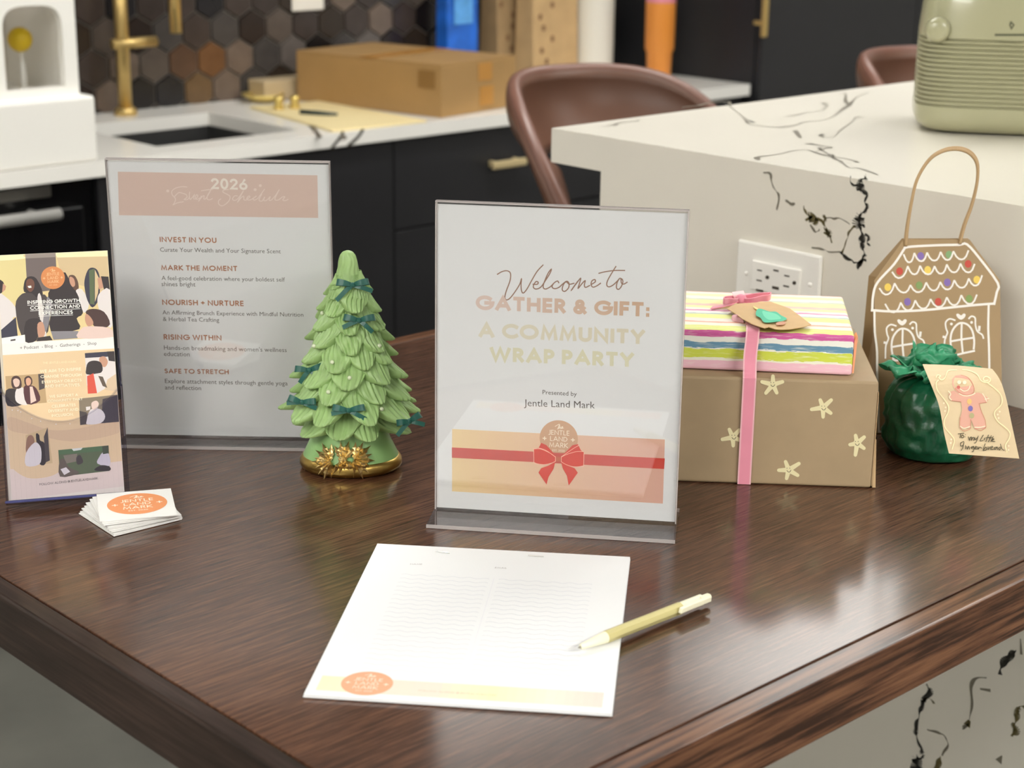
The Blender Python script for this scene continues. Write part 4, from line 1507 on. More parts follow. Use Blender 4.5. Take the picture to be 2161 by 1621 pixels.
def clampB(p):
    x, y = _bx(p)
    return (max(-BW / 2 + .0002, min(BW / 2 - .0002, x)), max(.0007, min(BH - .0002, y)))


MBf = lambda x, y, k: bup(x, .00028 - k * .0000065, y)
Z7 = zoomed(0, 520, 5.4033)
Z9 = zoomed(0, 780, 5.0667)
a = Art(MBf, clampB)
# page grounds
a.poly(Z7([(-20, 130), (1222, 80), (1310, 1055), (20, 1115)]), ink((226, 204, 150)))
a.poly(Z7([(20, 1110), (1308, 1050), (1318, 1190), (30, 1245)]), ink((238, 236, 232)))
a.poly(Z7([(30, 1240), (1320, 1180), (1345, 1600), (60, 1640)]), ink((226, 198, 158)))
a.poly(Z9([(50, 0), (1260, -60), (1362, 1290), (140, 1400)]), ink((226, 198, 158)))
a.poly(Z9([(115, 1060), (640, 1080), (1330, 1010), (1362, 1292), (138, 1402)]), ink((226, 208, 196)))
a.curve(Z9([(140, 1010), (300, 1160), (560, 1150), (680, 1050), (500, 960)]), ink((226, 198, 158)))
a.curve(Z9([(110, 500), (300, 560), (560, 650), (860, 640), (1290, 560), (1290, 700), (800, 780), (400, 700), (120, 640)]), ink((214, 184, 150)))
a.build('page_colours', fr)
# top picture
a = Art(MBf, clampB)
a.k = 12
i_pbk = ink((54, 46, 48)); i_pdk = ink((74, 66, 66)); i_pwh = ink((224, 216, 214)); i_pdoor = ink((112, 100, 98)); i_skin = ink((196, 148, 124)); i_skin2 = ink((112, 74, 60)); i_beige = ink((210, 186, 146)); i_pale2 = ink((244, 234, 190)); i_pgr = ink((136, 132, 138))
i_pnk = ink((226, 200, 190)); i_brn = ink((74, 52, 50)); i_grn = ink((92, 104, 76)); i_navy = ink((58, 56, 72))
for pts, m in (
    ([(-20, 130), (300, 118), (280, 150), (300, 180), (-20, 205)], i_pale2),
    ([(625, 105), (1222, 82), (1232, 155), (660, 170)], i_pale2),
    ([(-20, 205), (310, 190), (330, 640), (-20, 660)], ink((222, 206, 148))),
    ([(655, 170), (1235, 158), (1250, 560), (720, 420)], i_beige),
    ([(305, 118), (640, 105), (660, 520), (330, 560)], i_pdoor),
    ([(305, 118), (640, 105), (640, 165), (310, 180)], ink((150, 138, 132))),
    ([(-20, 560), (80, 590), (190, 700), (215, 810), (165, 830), (160, 990), (100, 1000), (10, 960)], i_pwh),
    ([(-20, 410), (60, 430), (75, 510), (40, 555), (-20, 560)], i_pbk),
    ([(60, 450), (95, 480), (85, 520), (50, 550)], i_skin),
    ([(10, 960), (200, 820), (220, 1030), (20, 1050)], i_navy),
    ([(250, 580), (330, 550), (430, 560), (560, 620), (560, 980), (420, 1050), (260, 1020), (195, 700)], i_pdk),
    ([(300, 420), (350, 375), (430, 400), (500, 560), (440, 610), (380, 560), (290, 540)], i_pbk),
    ([(320, 420), (370, 400), (405, 440), (400, 510), (360, 545), (320, 500)], i_skin2),
    ([(330, 480), (370, 475), (375, 498), (345, 502)], i_white),
    ([(440, 600), (480, 590), (540, 1000), (520, 1050), (460, 800)], i_pwh),
    ([(560, 560), (720, 330), (800, 420), (900, 580), (950, 780), (880, 840), (910, 960), (590, 980), (600, 700)], i_pbk),
    ([(590, 980), (900, 980), (890, 1060), (620, 1075)], i_pgr),
    ([(540, 980), (600, 700), (560, 600), (540, 640), (500, 900)], i_pgr),
    ([(790, 370), (850, 365), (890, 430), (900, 510), (860, 530), (800, 440)], ink((96, 70, 58))),
    ([(800, 380), (845, 400), (860, 470), (830, 490), (800, 440)], i_skin),
    ([(870, 530), (940, 520), (1020, 680), (960, 780), (900, 600)], i_pwh),
    ([(965, 420), (1000, 310), (1050, 280), (1110, 310), (1140, 420), (1130, 620), (1060, 720), (1000, 640), (970, 520)], i_navy),
    ([(1015, 310), (1075, 290), (1080, 690), (1030, 680)], i_grn),
    ([(1080, 300), (1130, 400), (1120, 560), (1085, 660)], i_beige),
    ([(1110, 400), (1160, 375), (1180, 500), (1130, 520)], i_skin),
    ([(1150, 375), (1235, 380), (1255, 530), (1190, 540)], i_pbk),
    ([(1130, 570), (1255, 525), (1290, 920), (1200, 900), (1120, 700)], i_pwh),
    ([(310, 870), (440, 835), (490, 890), (440, 960), (430, 1080), (300, 1090)], i_pbk),
    ([(440, 900), (500, 880), (525, 1000), (490, 1050), (450, 1040)], i_skin),
    ([(440, 1050), (580, 1030), (610, 1080), (430, 1090)], i_pbk),
    ([(980, 770), (1060, 735), (1190, 770), (1260, 910), (1150, 960), (1080, 930), (1040, 860)], i_brn),
    ([(985, 790), (1040, 830), (1070, 900), (1010, 930), (975, 860)], i_skin),
    ([(900, 1060), (930, 960), (1010, 930), (1250, 950), (1295, 1050)], i_pnk),
    ([(30, 1050), (300, 1015), (305, 1105), (35, 1115)], i_white),
    ([(140, 1068), (195, 1060), (195, 1078), (140, 1085)], i_pdk),
):
    (a.poly(Z7(pts), m) if len(pts) < 5 else a.curve(Z7(pts), m, n=3))
lp, lq = a.P(Z7([(612, 390)])[0]), a.P(Z7([(735, 384)])[0])
logo(a, lp[0], lp[1], .0106, ink((214, 138, 84)), ink((240, 196, 150)))
for s, p0, p1 in (('INSPIRING GROWTH,', (330, 680), (930, 660)), ('CONNECTION AND', (360, 742), (918, 722)), ('EXPERIENCES', (455, 802), (836, 790))):
    a.text(s, *Z7([p0, p1]), i_white, w=.2)
    a.line(Z7([(p0[0], p0[1] + 12), (p1[0], p1[1] + 12)]), .9, i_white)
a.build('cover_photo', fr)
a = Art(MBf, clampB)
a.k = 12
a.text('+ Podcast  - Blog  -  Gatherings  -  Shop', *Z7([(245, 1178), (1110, 1135)]), i_text, font='sans'); a.build('menu_line', fr); a = Art(MBf, clampB); a.k = 12
a.text('THE JENTLE LAND MARK', *Z7([(500, 1345), (880, 1335)]), ink((240, 224, 188)), w=.14)
for s, p0, p1 in (('WE AIM TO INSPIRE', (470, 1445), (935, 1425)), ('CHANGE THROUGH', (475, 1505), (940, 1490)), ('EVERYDAY OBJECTS', (490, 1565), (940, 1550)), ('AND INITIATIVES.', (520, 1615), (930, 1605))):
    a.text(s, *Z7([p0, p1]), ink((246, 238, 214)), w=.18)
for s, p0, p1 in (('WE SUPPORT A', (540, 305), (845, 292)), ('COMMUNITY THAT', (520, 355), (895, 338)), ('CELEBRATES', (565, 412), (820, 400)), ('DIVERSITY AND', (530, 462), (850, 450)), ('INCLUSION.', (565, 512), (800, 502))):
    a.text(s, *Z9([p0, p1]), ink((246, 238, 214)), w=.18)
a.build('leaflet_text', fr); a = Art(MBf, clampB); a.k = 12
a.text('FOLLOW ALONG @JENTLELANDMARK', *Z9([(435, 1252), (1070, 1205)]), i_text, w=.14)
a.build('footer_line', fr)
a = Art(MBf, clampB)
a.k = 12
for Zx, pts, m in (
    (Z9, [(75, 65), (480, 45), (510, 355), (95, 378)], ink((186, 156, 116))),
    (Z9, [(80, 215), (190, 205), (210, 300), (250, 370), (95, 378)], i_pbk),
    (Z9, [(190, 205), (280, 200), (315, 360), (240, 368), (180, 320)], i_pwh),
    (Z9, [(140, 90), (190, 62), (235, 95), (240, 190), (150, 190)], i_brn),
    (Z9, [(155, 110), (190, 90), (225, 115), (215, 170), (175, 178)], ink((220, 190, 176))),
    (Z9, [(265, 190), (330, 165), (400, 200), (440, 330), (300, 365)], ink((84, 46, 52))),
    (Z9, [(330, 180), (360, 180), (400, 330), (340, 360)], i_pnk),
    (Z9, [(275, 90), (320, 66), (355, 100), (350, 160), (285, 165)], i_brn),
    (Z9, [(290, 105), (320, 85), (345, 115), (335, 160), (300, 165)], ink((214, 164, 138))),
    (Z9, [(420, 48), (480, 45), (490, 200), (430, 220)], i_pdk),
    (Z7, [(975, 1230), (1310, 1212), (1350, 1590), (1000, 1600)], i_pwh),
    (Z7, [(975, 1230), (1310, 1212), (1315, 1270), (980, 1285)], i_navy),
    (Z7, [(1140, 1290), (1200, 1270), (1240, 1330), (1210, 1390), (1160, 1370)], i_skin),
    (Z7, [(1230, 1215), (1312, 1212), (1325, 1330), (1250, 1320)], i_pbk),
    (Z7, [(990, 1420), (1010, 1340), (1080, 1315), (1160, 1340), (1180, 1430), (1120, 1470), (1000, 1470)], i_pbk),
    (Z9, [(940, 80), (1010, 50), (1050, 265), (950, 268)], ink((212, 84, 66))),
    (Z9, [(1010, 60), (1140, 40), (1150, 210), (1050, 265)], i_pwh),
    (Z9, [(1160, 120), (1270, 60), (1275, 250), (1130, 230)], ink((214, 190, 160))),
    (Z9, [(1060, 80), (1110, 90), (1160, 210), (1110, 190)], ink((96, 82, 70))),
    (Z9, [(855, 320), (1275, 285), (1292, 580), (870, 605)], ink((132, 118, 100))),
    (Z9, [(860, 450), (940, 470), (950, 590), (870, 605)], i_pdk),
    (Z9, [(1110, 330), (1275, 290), (1292, 580), (1100, 590)], ink((66, 58, 66))),
    (Z9, [(940, 560), (980, 440), (1090, 440), (1140, 520), (1090, 590), (950, 600)], i_pwh),
    (Z9, [(990, 370), (1040, 345), (1070, 380), (1040, 440), (1000, 435)], i_pnk),
    (Z9, [(930, 410), (980, 405), (975, 440), (935, 450)], i_pwh),
    (Z9, [(285, 700), (520, 620), (575, 1010), (300, 1030)], ink((206, 180, 138))),
    (Z9, [(395, 690), (430, 700), (440, 760), (490, 800), (500, 1010), (430, 1010), (410, 850)], i_pbk),
    (Z9, [(480, 720), (520, 620), (545, 980), (500, 1000)], i_pdk),
    (Z9, [(300, 730), (350, 700), (380, 760), (360, 880), (290, 890)], ink((150, 112, 92))),
    (Z9, [(290, 890), (380, 780), (440, 820), (455, 920), (430, 1020), (290, 1030)], i_pwh),
    (Z9, [(635, 870), (1180, 835), (1197, 1115), (655, 1162)], i_grn),
    (Z9, [(635, 870), (1180, 835), (1182, 890), (640, 920)], ink((84, 112, 78))),
    (Z9, [(780, 860), (900, 850), (880, 875), (800, 885)], ink((220, 224, 216))),
    (Z9, [(690, 930), (840, 915), (830, 1000), (720, 1020)], ink((132, 122, 108))),
    (Z9, [(650, 990), (700, 970), (750, 1060), (850, 1110), (840, 1140), (655, 1160)], ink((104, 92, 82))),
    (Z9, [(660, 1080), (720, 1060), (765, 1110), (700, 1145)], i_pwh),
    (Z9, [(830, 960), (870, 930), (905, 1000), (880, 1030), (840, 1030)], i_pdk),
    (Z9, [(1080, 960), (1120, 910), (1185, 930), (1195, 1060), (1060, 1030)], ink((206, 198, 206))),
    (Z9, [(1110, 840), (1180, 835), (1185, 920), (1120, 930)], ink((70, 78, 62))),
    (Z9, [(1030, 1090), (1110, 1050), (1195, 1070), (1197, 1112), (1060, 1112)], i_pbk),
):
    (a.poly(Zx(pts), m) if len(pts) < 5 else a.curve(Zx(pts), m, n=3))
for p in ((145, 425), (205, 432), (235, 448), (352, 520), (445, 552), (610, 588), (760, 588)):
    a.disc(Z9([p])[0], 1.2, i_white, n=8)
a.build('small_photos', fr)

# ================================================================== gifts
m_kraft = mat('kraft_wrap', (163, 141, 110), 0.62, noise=.05, nscale=30, bump=.18, bscale=45)
m_kraftd = mat('kraft_fold', (190, 160, 120), 0.6, bump=.12, bscale=60)
KYAW = math.radians(-47.17)
KO = Vector((.7262, .2130, ZT))
KX = Vector((math.cos(KYAW), math.sin(KYAW), 0)); KY = Vector((-KX.y, KX.x, 0))
KW, KD, KH = .285, .195, .1052
t = thing('kraft_gift_box', 'large brown kraft gift box with painted smiling stars right of the welcome sign', 'gift box', KO, KYAW)
b = MB(); b.box(-KW, 0, 0, KD, .0004, KH, m_kraft); b.build('wrapped_box', t, bevel=.0025, seg=3)
b = MB(); b.hexa([(.0002, .001, .002), (.0010, .001, .002), (.0022, KD - .03, .002), (.0002, KD - .03, .002)], [(.0002, .001, KH * .9), (.0008, .001, KH * .9), (.0012, KD - .03, KH * .75), (.0002, KD - .03, KH * .75)], m_kraftd)
b.hexa([(.0012, .0005, .001), (.0042, .0005, .001), (.0048, .05, .001), (.0012, .05, .001)], [(.0012, .002, KH * .46), (.0018, .002, KH * .46), (.0018, .05, KH * .3), (.0012, .05, KH * .3)], m_kraftd)
b.build('paper_fold', t)


def kfront(q):
    p = on_plane(q[0], q[1], KO, KY)
    return ((p - KO).dot(KX), p.z - KO.z)


MK = lambda x, z, k: (x, -.0003 - k * .00002, z)
Zs = zoomed(1380, 580, 3.377)
i_star = ink((226, 216, 172)); i_face = ink((58, 50, 36))
for c, tips, (cx, cy) in (((848, 782), [(848, 722), (916, 762), (875, 840), (797, 842), (770, 762)], (845, 775)), ((1205, 945), [(1185, 892), (1263, 892), (1260, 985), (1205, 1012), (1124, 958)], (1208, 943)),
                          ((562, 1157), [(537, 1102), (608, 1106), (616, 1178), (565, 1217), (487, 1172)], (568, 1150)), ((1448, 1200), [(1437, 1145), (1498, 1156), (1496, 1235), (1435, 1283), (1397, 1210)], (1447, 1195)),
                          ((960, 1390), [(938, 1332), (1033, 1345), (1024, 1428), (945, 1450), (890, 1392)], (960, 1385))):
    a = Art(MK, kfront)
    for q in tips:
        p0, p1 = Zs([c, q])
        a.line([p0, p1], 9.5, i_star, cap=False, up=False, wf=lambda f: 1.15 - .35 * f)
        a.disc(p1, 3.8, i_star, n=12)
    a.disc(Zs([c])[0], 8.5, i_star, n=16)
    st_ = a.build('painted_star', t)
    a2 = Art(MK, kfront)
    a2.k = 12
    for dx in (-12, 8):
        a2.disc(Zs([(cx + dx, cy - 8)])[0], .9, i_face, n=8)
    a2.line(Zs([(cx - 12, cy + 8), (cx - 4, cy + 18), (cx + 8, cy + 18), (cx + 16, cy + 6)]), 1.1, i_face, smooth=4)
    a2.build('smiling_face', st_)

# striped box
SYAW = math.radians(-49.43)
SO = Vector((.7210, .2400, ZT + KH + .0008))
SX = Vector((math.cos(SYAW), math.sin(SYAW), 0)); SY = Vector((-SX.y, SX.x, 0))
SW, SD, SH = .235, .1524, .0395
m_st = bpy.data.materials.new('hand_coloured_stripes'); m_st.use_nodes = True
nt = m_st.node_tree
tc = nt.nodes.new('ShaderNodeTexCoord')
sp = nt.nodes.new('ShaderNodeSeparateXYZ'); nt.links.new(tc.outputs['Object'], sp.inputs[0])
ad = nt.nodes.new('ShaderNodeMath'); ad.operation = 'ADD'; nt.links.new(sp.outputs[1], ad.inputs[0]); nt.links.new(sp.outputs[2], ad.inputs[1])
mp = nt.nodes.new('ShaderNodeMapping'); mp.inputs['Scale'].default_value = (60, 500, 500); mp.inputs['Rotation'].default_value = (0, .35, 0); nt.links.new(tc.outputs['Object'], mp.inputs[0])
nz = nt.nodes.new('ShaderNodeTexNoise'); nz.inputs['Scale'].default_value = 1; nz.inputs['Detail'].default_value = 3; nt.links.new(mp.outputs[0], nz.inputs['Vector'])
nw = nt.nodes.new('ShaderNodeTexNoise'); nw.inputs['Scale'].default_value = 40; nw.inputs['Detail'].default_value = 2; nt.links.new(tc.outputs['Object'], nw.inputs['Vector'])
f1 = nt.nodes.new('ShaderNodeMath'); f1.operation = 'MULTIPLY_ADD'; f1.inputs[1].default_value = .0055; nt.links.new(nz.outputs[0], f1.inputs[0]); nt.links.new(ad.outputs[0], f1.inputs[2])
f2 = nt.nodes.new('ShaderNodeMath'); f2.operation = 'MULTIPLY_ADD'; f2.inputs[1].default_value = .003; nt.links.new(nw.outputs[0], f2.inputs[0]); nt.links.new(f1.outputs[0], f2.inputs[2])
f3 = nt.nodes.new('ShaderNodeMath'); f3.operation = 'SUBTRACT'; f3.inputs[1].default_value = .00425; nt.links.new(f2.outputs[0], f3.inputs[0])
f4 = nt.nodes.new('ShaderNodeMath'); f4.operation = 'DIVIDE'; f4.inputs[1].default_value = SH + SD; nt.links.new(f3.outputs[0], f4.inputs[0])
rp_ = nt.nodes.new('ShaderNodeValToRGB'); rp_.color_ramp.interpolation = 'CONSTANT'
FR = SH / (SH + SD)
bands = [(0, (238, 190, 204)), (.24 * FR, (238, 236, 216)), (.30 * FR, (206, 216, 78)), (.52 * FR, (238, 238, 226)), (.55 * FR, (102, 146, 172)), (.69 * FR, (240, 238, 228)), (.83 * FR, (206, 92, 156)), (1.0 * FR, (228, 232, 136))]
for f, c in ((.10, (244, 240, 222)), (.17, (240, 178, 150)), (.20, (244, 232, 222)), (.28, (236, 238, 150)), (.385, (186, 200, 196)), (.405, (244, 242, 232)), (.46, (222, 156, 190)), (.495, (244, 240, 222)),
             (.54, (242, 236, 170)), (.60, (244, 196, 180)), (.66, (242, 236, 170)), (.76, (198, 204, 186)), (.785, (244, 240, 220)), (.86, (242, 236, 176)), (.92, (244, 226, 216)), (.97, (240, 180, 160))):
    bands.append((FR + f * (1 - FR), c))
els = rp_.color_ramp.elements
els[0].position = 0; els[0].color = rgb(bands[0][1])
els.remove(els[1])
for p_, c_ in bands[1:]:
    e_ = els.new(p_); e_.color = rgb(c_)
nt.links.new(f4.outputs[0], rp_.inputs[0])
bs = nt.nodes['Principled BSDF']; bs.inputs['Roughness'].default_value = .6
mx = nt.nodes.new('ShaderNodeMixRGB'); mx.inputs[2].default_value = rgb((244, 242, 228))
mr = nt.nodes.new('ShaderNodeMapRange'); mr.inputs['From Min'].default_value = .52; mr.inputs['From Max'].default_value = .8; mr.inputs['To Max'].default_value = .6
nt.links.new(nz.outputs[0], mr.inputs['Value']); nt.links.new(mr.outputs[0], mx.inputs[0]); nt.links.new(rp_.outputs[0], mx.inputs[1]); nt.links.new(mx.outputs[0], bs.inputs['Base Color'])
t = thing('striped_gift_box', 'flat gift box in pastel hand-coloured striped paper on the kraft gift box', 'gift box', SO, SYAW)
b = MB(); b.box(-SW, 0, 0, SD, 0, SH, m_st); b.build('wrapped_box', t, bevel=.003, seg=3)
b = MB(); b.hexa([(.0002, .002, .002), (.0016, .002, .002), (.0016, .01, .002), (.0002, .01, .002)], [(.0002, .002, SH - .006), (.0032, .002, SH - .002), (.003, .02, SH - .002), (.0002, .02, SH - .006)], mat('stripe_end', (236, 160, 120), .6)); b.build('paper_fold', t)

# pink ribbon round both boxes, with bow and tag
m_rib = mat('pink_velvet', (232, 146, 166), 0.75, sheen=.5, noise=.05, nscale=30)
m_ribe = mat('pink_edge', (240, 186, 194), 0.6)
rx_, rz_ = kfront((1574, 1000))
rx2, _ = kfront((1577, 830))
rxc = (rx_ + rx2) / 2
t = thing('gift_ribbon', 'pink velvet ribbon with bow and leaf-shaped tag tied round the two gift boxes', 'ribbon', KO + KX * rxc, KYAW)


def s2k(p):
    """world point to the ribbon frame"""
    d = Vector(p) - (KO + KX * rxc)
    return Vector((d.dot(KX), d.dot(KY), d.z))


ytop = s2k(SO).y + .002
zs = KH + SH + .0008
path = [(0, -.0012, .0005), (0, -.0016, .05), (0, -.0016, KH - .004), (0, -.0005, KH + .001), (0, .006, KH + .018), (.0015, ytop - .0045, zs - .004), (.002, ytop + .001, zs + .0016), (.003, ytop + .02, zs + .0018), (.004, ytop + .06, zs + .002), (.006, ytop + .13, zs + .0016), (.007, ytop + SD - .008, zs + .0008)]
path = cat_rom(path, 4)
b = MB(); b.strip(path, [(.0052, 0, 0)] * len(path), m_rib, .0011); b.build('band', t)
b = MB()
for s in (-1, 1):
    b.strip([(p[0] + s * .0056, p[1] - .0001, p[2] + .0001) for p in path], [(.0007, 0, 0)] * len(path), m_ribe, .0013)
b.build('band_edge', t)


def flat_px(px, py, dz):
    return s2k(on_z(px, py, KO.z + zs + dz))


Zg = zoomed(1480, 600, 8.3115)


def loop_strip(b, pts, hw, m, thick=.0009):
    """pts: (px, py, height above box top); the ribbon stands with its width mostly upright"""
    P = cat_rom([tuple(flat_px(*Zg([(x, y)])[0], h)) for x, y, h in pts], 6)
    n = len(P)
    side = []
    for i in range(n):
        f = i / (n - 1)
        w = hw * (.55 + .45 * math.sin(math.pi * min(max(f, 0), 1)))
        side.append((0, -w * .55, w * .8))
    b.strip(P, side, m, thick)


b = MB(); loop_strip(b, [(700, 270, .005), (850, 290, .006), (1050, 250, .008), (1180, 235, .009), (1215, 200, .009), (1150, 200, .009), (1000, 200, .008), (850, 215, .006), (710, 235, .005)], .0048, m_rib); b.build('bow_loop', t)
b = MB(); loop_strip(b, [(690, 255, .005), (600, 290, .006), (480, 290, .007), (400, 300, .008), (400, 265, .008), (500, 245, .007), (620, 235, .006), (690, 240, .005)], .0042, m_rib); b.build('bow_loop', t)
b = MB()
P = cat_rom([tuple(flat_px(*Zg([(x, y)])[0], h)) for x, y, h in ((690, 270, .005), (560, 330, .003), (380, 380, .0022), (180, 410, .0018))], 5)
b.strip(P, [(.0012, .0046, 0)] * len(P), m_rib, .0009); b.build('bow_tail', t)
b = MB()
P = cat_rom([tuple(flat_px(*Zg([(x, y)])[0], h)) for x, y, h in ((690, 250, .006), (660, 190, .010), (640, 130, .012))], 5)
b.strip(P, [(.0058, .001, .0006)] * len(P), mat('pink_pale', (240, 206, 206), .7, sheen=.3), .0009); b.build('bow_tail', t)
b = MB()
P = cat_rom([tuple(flat_px(*Zg([(x, y)])[0], h)) for x, y, h in ((740, 600, .003), (640, 570, .004), (560, 575, .004), (545, 600, .003), (640, 630, .002), (740, 640, .002))], 4)
b.strip(P, [(0, .0012, .0018)] * len(P), m_ribe, .0007); b.build('bow_end', t)
b = MB(); p_ = flat_px(*Zg([(692, 256)])[0], .006)
b.lathe([(.001, -.005), (.0045, -.004), (.0055, 0), (.0045, .004), (.001, .005)], m_rib, 14, tuple(p_)); b.build('knot', t, smooth=True)
# tag
m_tag = mat('kraft_tag', (208, 172, 122), 0.6, noise=.04, nscale=60)
ol = Zg([(450, 425), (545, 370), (660, 335), (860, 325), (1200, 300), (1400, 368), (1555, 425), (1740, 560), (1925, 705), (1830, 735), (1700, 762), (1540, 785), (1390, 792), (1280, 780), (1182, 746), (1110, 768), (1000, 735), (880, 690), (700, 590), (580, 500), (500, 450)])


def tagz(px, py):
    return .0045 + .0025 * math.sin((px - 1530) / 180 * 3.1)


b = MB()
topv = [flat_px(x, y, tagz(x, y)) for x, y in ol]
N = len(topv)
b.add([tuple(v) for v in topv] + [(v.x, v.y, v.z - .0006) for v in topv], [tuple(range(N)), tuple(range(N, 2 * N))[::-1]] + [(i, N + i, N + (i + 1) % N, (i + 1) % N) for i in range(N)], m_tag)
tg = b.build('gift_tag', t)
a = Art(lambda x, y, k: tuple(flat_px(x, y, tagz(x, y) + .0009 + k * .00004)), lambda q: q)
a.poly(Zg([(905, 375), (1000, 420), (990, 450), (930, 420)]), ink((226, 214, 140)))
for pts, m in (([(965, 470), (960, 545), (1040, 590), (1080, 650), (1130, 672), (1240, 668), (1330, 655), (1440, 640), (1500, 600), (1400, 545), (1310, 480), (1200, 478), (1070, 435), (1000, 430)], ink((70, 190, 150))),
               ([(1070, 470), (1100, 560), (1180, 620), (1300, 620), (1400, 600), (1330, 530), (1250, 500), (1150, 480)], ink((110, 214, 176))),
               ([(1310, 680), (1400, 650), (1480, 665), (1450, 705), (1340, 715)], ink((206, 150, 120)))):
    a.curve(Zg(pts), m, n=3)
a.build('painted_tree', tg)

# ------------------------------------------------------------------ gingerbread house bag
m_bag = mat('bag_kraft', (158, 131, 93), 0.62, noise=.05, nscale=25, bump=.12, bscale=30)
m_bagi = mat('bag_inside', (150, 116, 70), 0.7)
GYAW = math.radians(-39.5)
GO = Vector((.8672, .3068, ZT))
t = thing('paper_gift_bag', 'kraft paper gift bag painted as a gingerbread house against the island', 'gift bag', GO, GYAW)
GX = Vector((math.cos(GYAW), math.sin(GYAW), 0)); GY = Vector((-GX.y, GX.x, 0))
LE = math.radians(18.7)
GU = Vector((0, math.sin(LE), math.cos(LE)))
gw, ghs, ght, gin = .1330, .1585, .2012, .0315
gd = .082
f = lambda x, s: Vector((x, 0, .0005)) + GU * s


def back(x, z):
    return Vector((x, gd - z * .065, .0005 + z))


e_ = .0006
outline = [(0, 0), (gw, 0), (gw, ghs), (gw - gin, ght), (gin, ght), (0, ghs)]
b = MB()
F = [f(x, s) for x, s in outline]
Bk = [back(x, s * math.cos(LE)) for x, s in outline]
mid = lambda i, dx: Vector(((F[i].x) + dx, (F[i].y + Bk[i].y) / 2, (F[i].z + Bk[i].z) / 2))
b.face(F, m_bag)
b.face(Bk[::-1], m_bag)
b.face([F[1], F[0], Bk[0], Bk[1]], m_bag)
for i, j, s in ((0, 5, 1), (1, 2, -1)):
    ma_, mb_ = mid(i, s * .004), mid(j, s * .016)
    q1 = [F[i], F[j], mb_, ma_]
    q2 = [ma_, mb_, Bk[j], Bk[i]]
    b.face(q1 if s < 0 else q1[::-1], m_bag)
    b.face(q2 if s < 0 else q2[::-1], m_bag)
for i, j, s in ((5, 4, 1), (2, 3, -1)):
    ma_, mb_ = mid(i, s * .016), mid(j, s * .012)
    b.face([F[i], F[j], mb_, ma_], m_bag)
    b.face([ma_, mb_, Bk[j], Bk[i]], m_bag)
o = b.build('bag_body', t)
md = o.modifiers.new('thickness', 'SOLIDIFY'); md.thickness = .0006; md.offset = 0
m_cord = mat('paper_cord', (182, 152, 112), 0.6, bump=.3, bscale=400, stretch=(1, 1, .2))


def gfront(q):
    n = (GX * 0 + GY * math.cos(LE) + Vector((0, 0, -math.sin(LE)))).normalized()
    p = on_plane(q[0], q[1], GO, n)
    d = p - GO
    return (d.dot(GX), d.dot(GY * GU.y + Vector((0, 0, GU.z))))


hl = [(1911, 520), (1912, 480), (1915, 430), (1922, 380), (1942, 340), (1968, 321), (1998, 316), (2025, 324), (2043, 345), (2048, 380), (2043, 430), (2032, 475), (2025, 515)]
for k, (off, dx) in enumerate(((-.0012, 0), (.004, 0))):
    b = MB()
    pts = []
    for i, q in enumerate(hl):
        if k == 1:
            q = (q[0] + 5 * math.sin(math.pi * i / 12), q[1] - 4 * math.sin(math.pi * i / 12) + 2)
        x, s = gfront(q)
        s0 = min(s, ght)
        p = f(x, s0) + Vector((0, off, max(0, s - ght)))
        pts.append(tuple(p))
    b.tube(cat_rom(pts, 5), .0017 if k == 0 else .0015, m_cord, 8)
    b.build('handle', t, smooth=True)
nrm = Vector((0, -math.cos(LE), math.sin(LE)))
a = Art(lambda x, s, k: tuple(f(x, s) + nrm * (.0005 + k * .00001)), gfront)
Zb = zoomed(1820, 490, 5.4033)
i_ic = ink((238, 232, 224)); S = 5.0
L = lambda pts, w=S, sm=0: a.line(Zb(pts), w, i_ic, smooth=sm)
L([(480, 185), (560, 170), (850, 155), (1100, 150), (1190, 145), (1330, 300), (1540, 585), (1530, 690), (1500, 825)], S, 3)
L([(485, 180), (360, 370), (170, 580), (120, 730), (110, 900)], S, 4)
L([(105, 895), (350, 910), (700, 895), (1000, 865), (1300, 835), (1500, 820)], S, 3)
L([(135, 910), (140, 1150), (165, 1360), (165, 1600), (175, 1900), (185, 2280)], 4.5, 3)
L([(1437, 845), (1432, 1100), (1440, 1300), (1445, 1600), (1450, 2200)], 4.5, 3)
L([(185, 2280), (700, 2290), (1450, 2290)], 4.5)


def scallop(tops, dep=95):
    pts = []
    for (x0_, y0_), (x1_, y1_) in zip(tops[:-1], tops[1:]):
        for i in range(7):
            u = i / 6
            pts.append((x0_ + (x1_ - x0_) * (u * .9 + .05 * math.sin(math.pi * u) + .1 * u), y0_ + (y1_ - y0_) * u + dep * (1 - abs(2 * u - 1) ** 2.4)))
    a.line(Zb(pts), 3.6, i_ic)


scallop([(470, 265), (590, 245), (735, 240), (890, 232), (1035, 225), (1205, 220)])
scallop([(340, 465), (515, 395), (655, 390), (820, 395), (960, 375), (1115, 365), (1275, 375)])
scallop([(195, 650), (365, 590), (545, 610), (725, 580), (885, 575), (1045, 555), (1210, 535), (1360, 505)])
scallop([(260, 830), (435, 810), (600, 785), (775, 770), (960, 750), (1125, 725), (1300, 725)], 100)


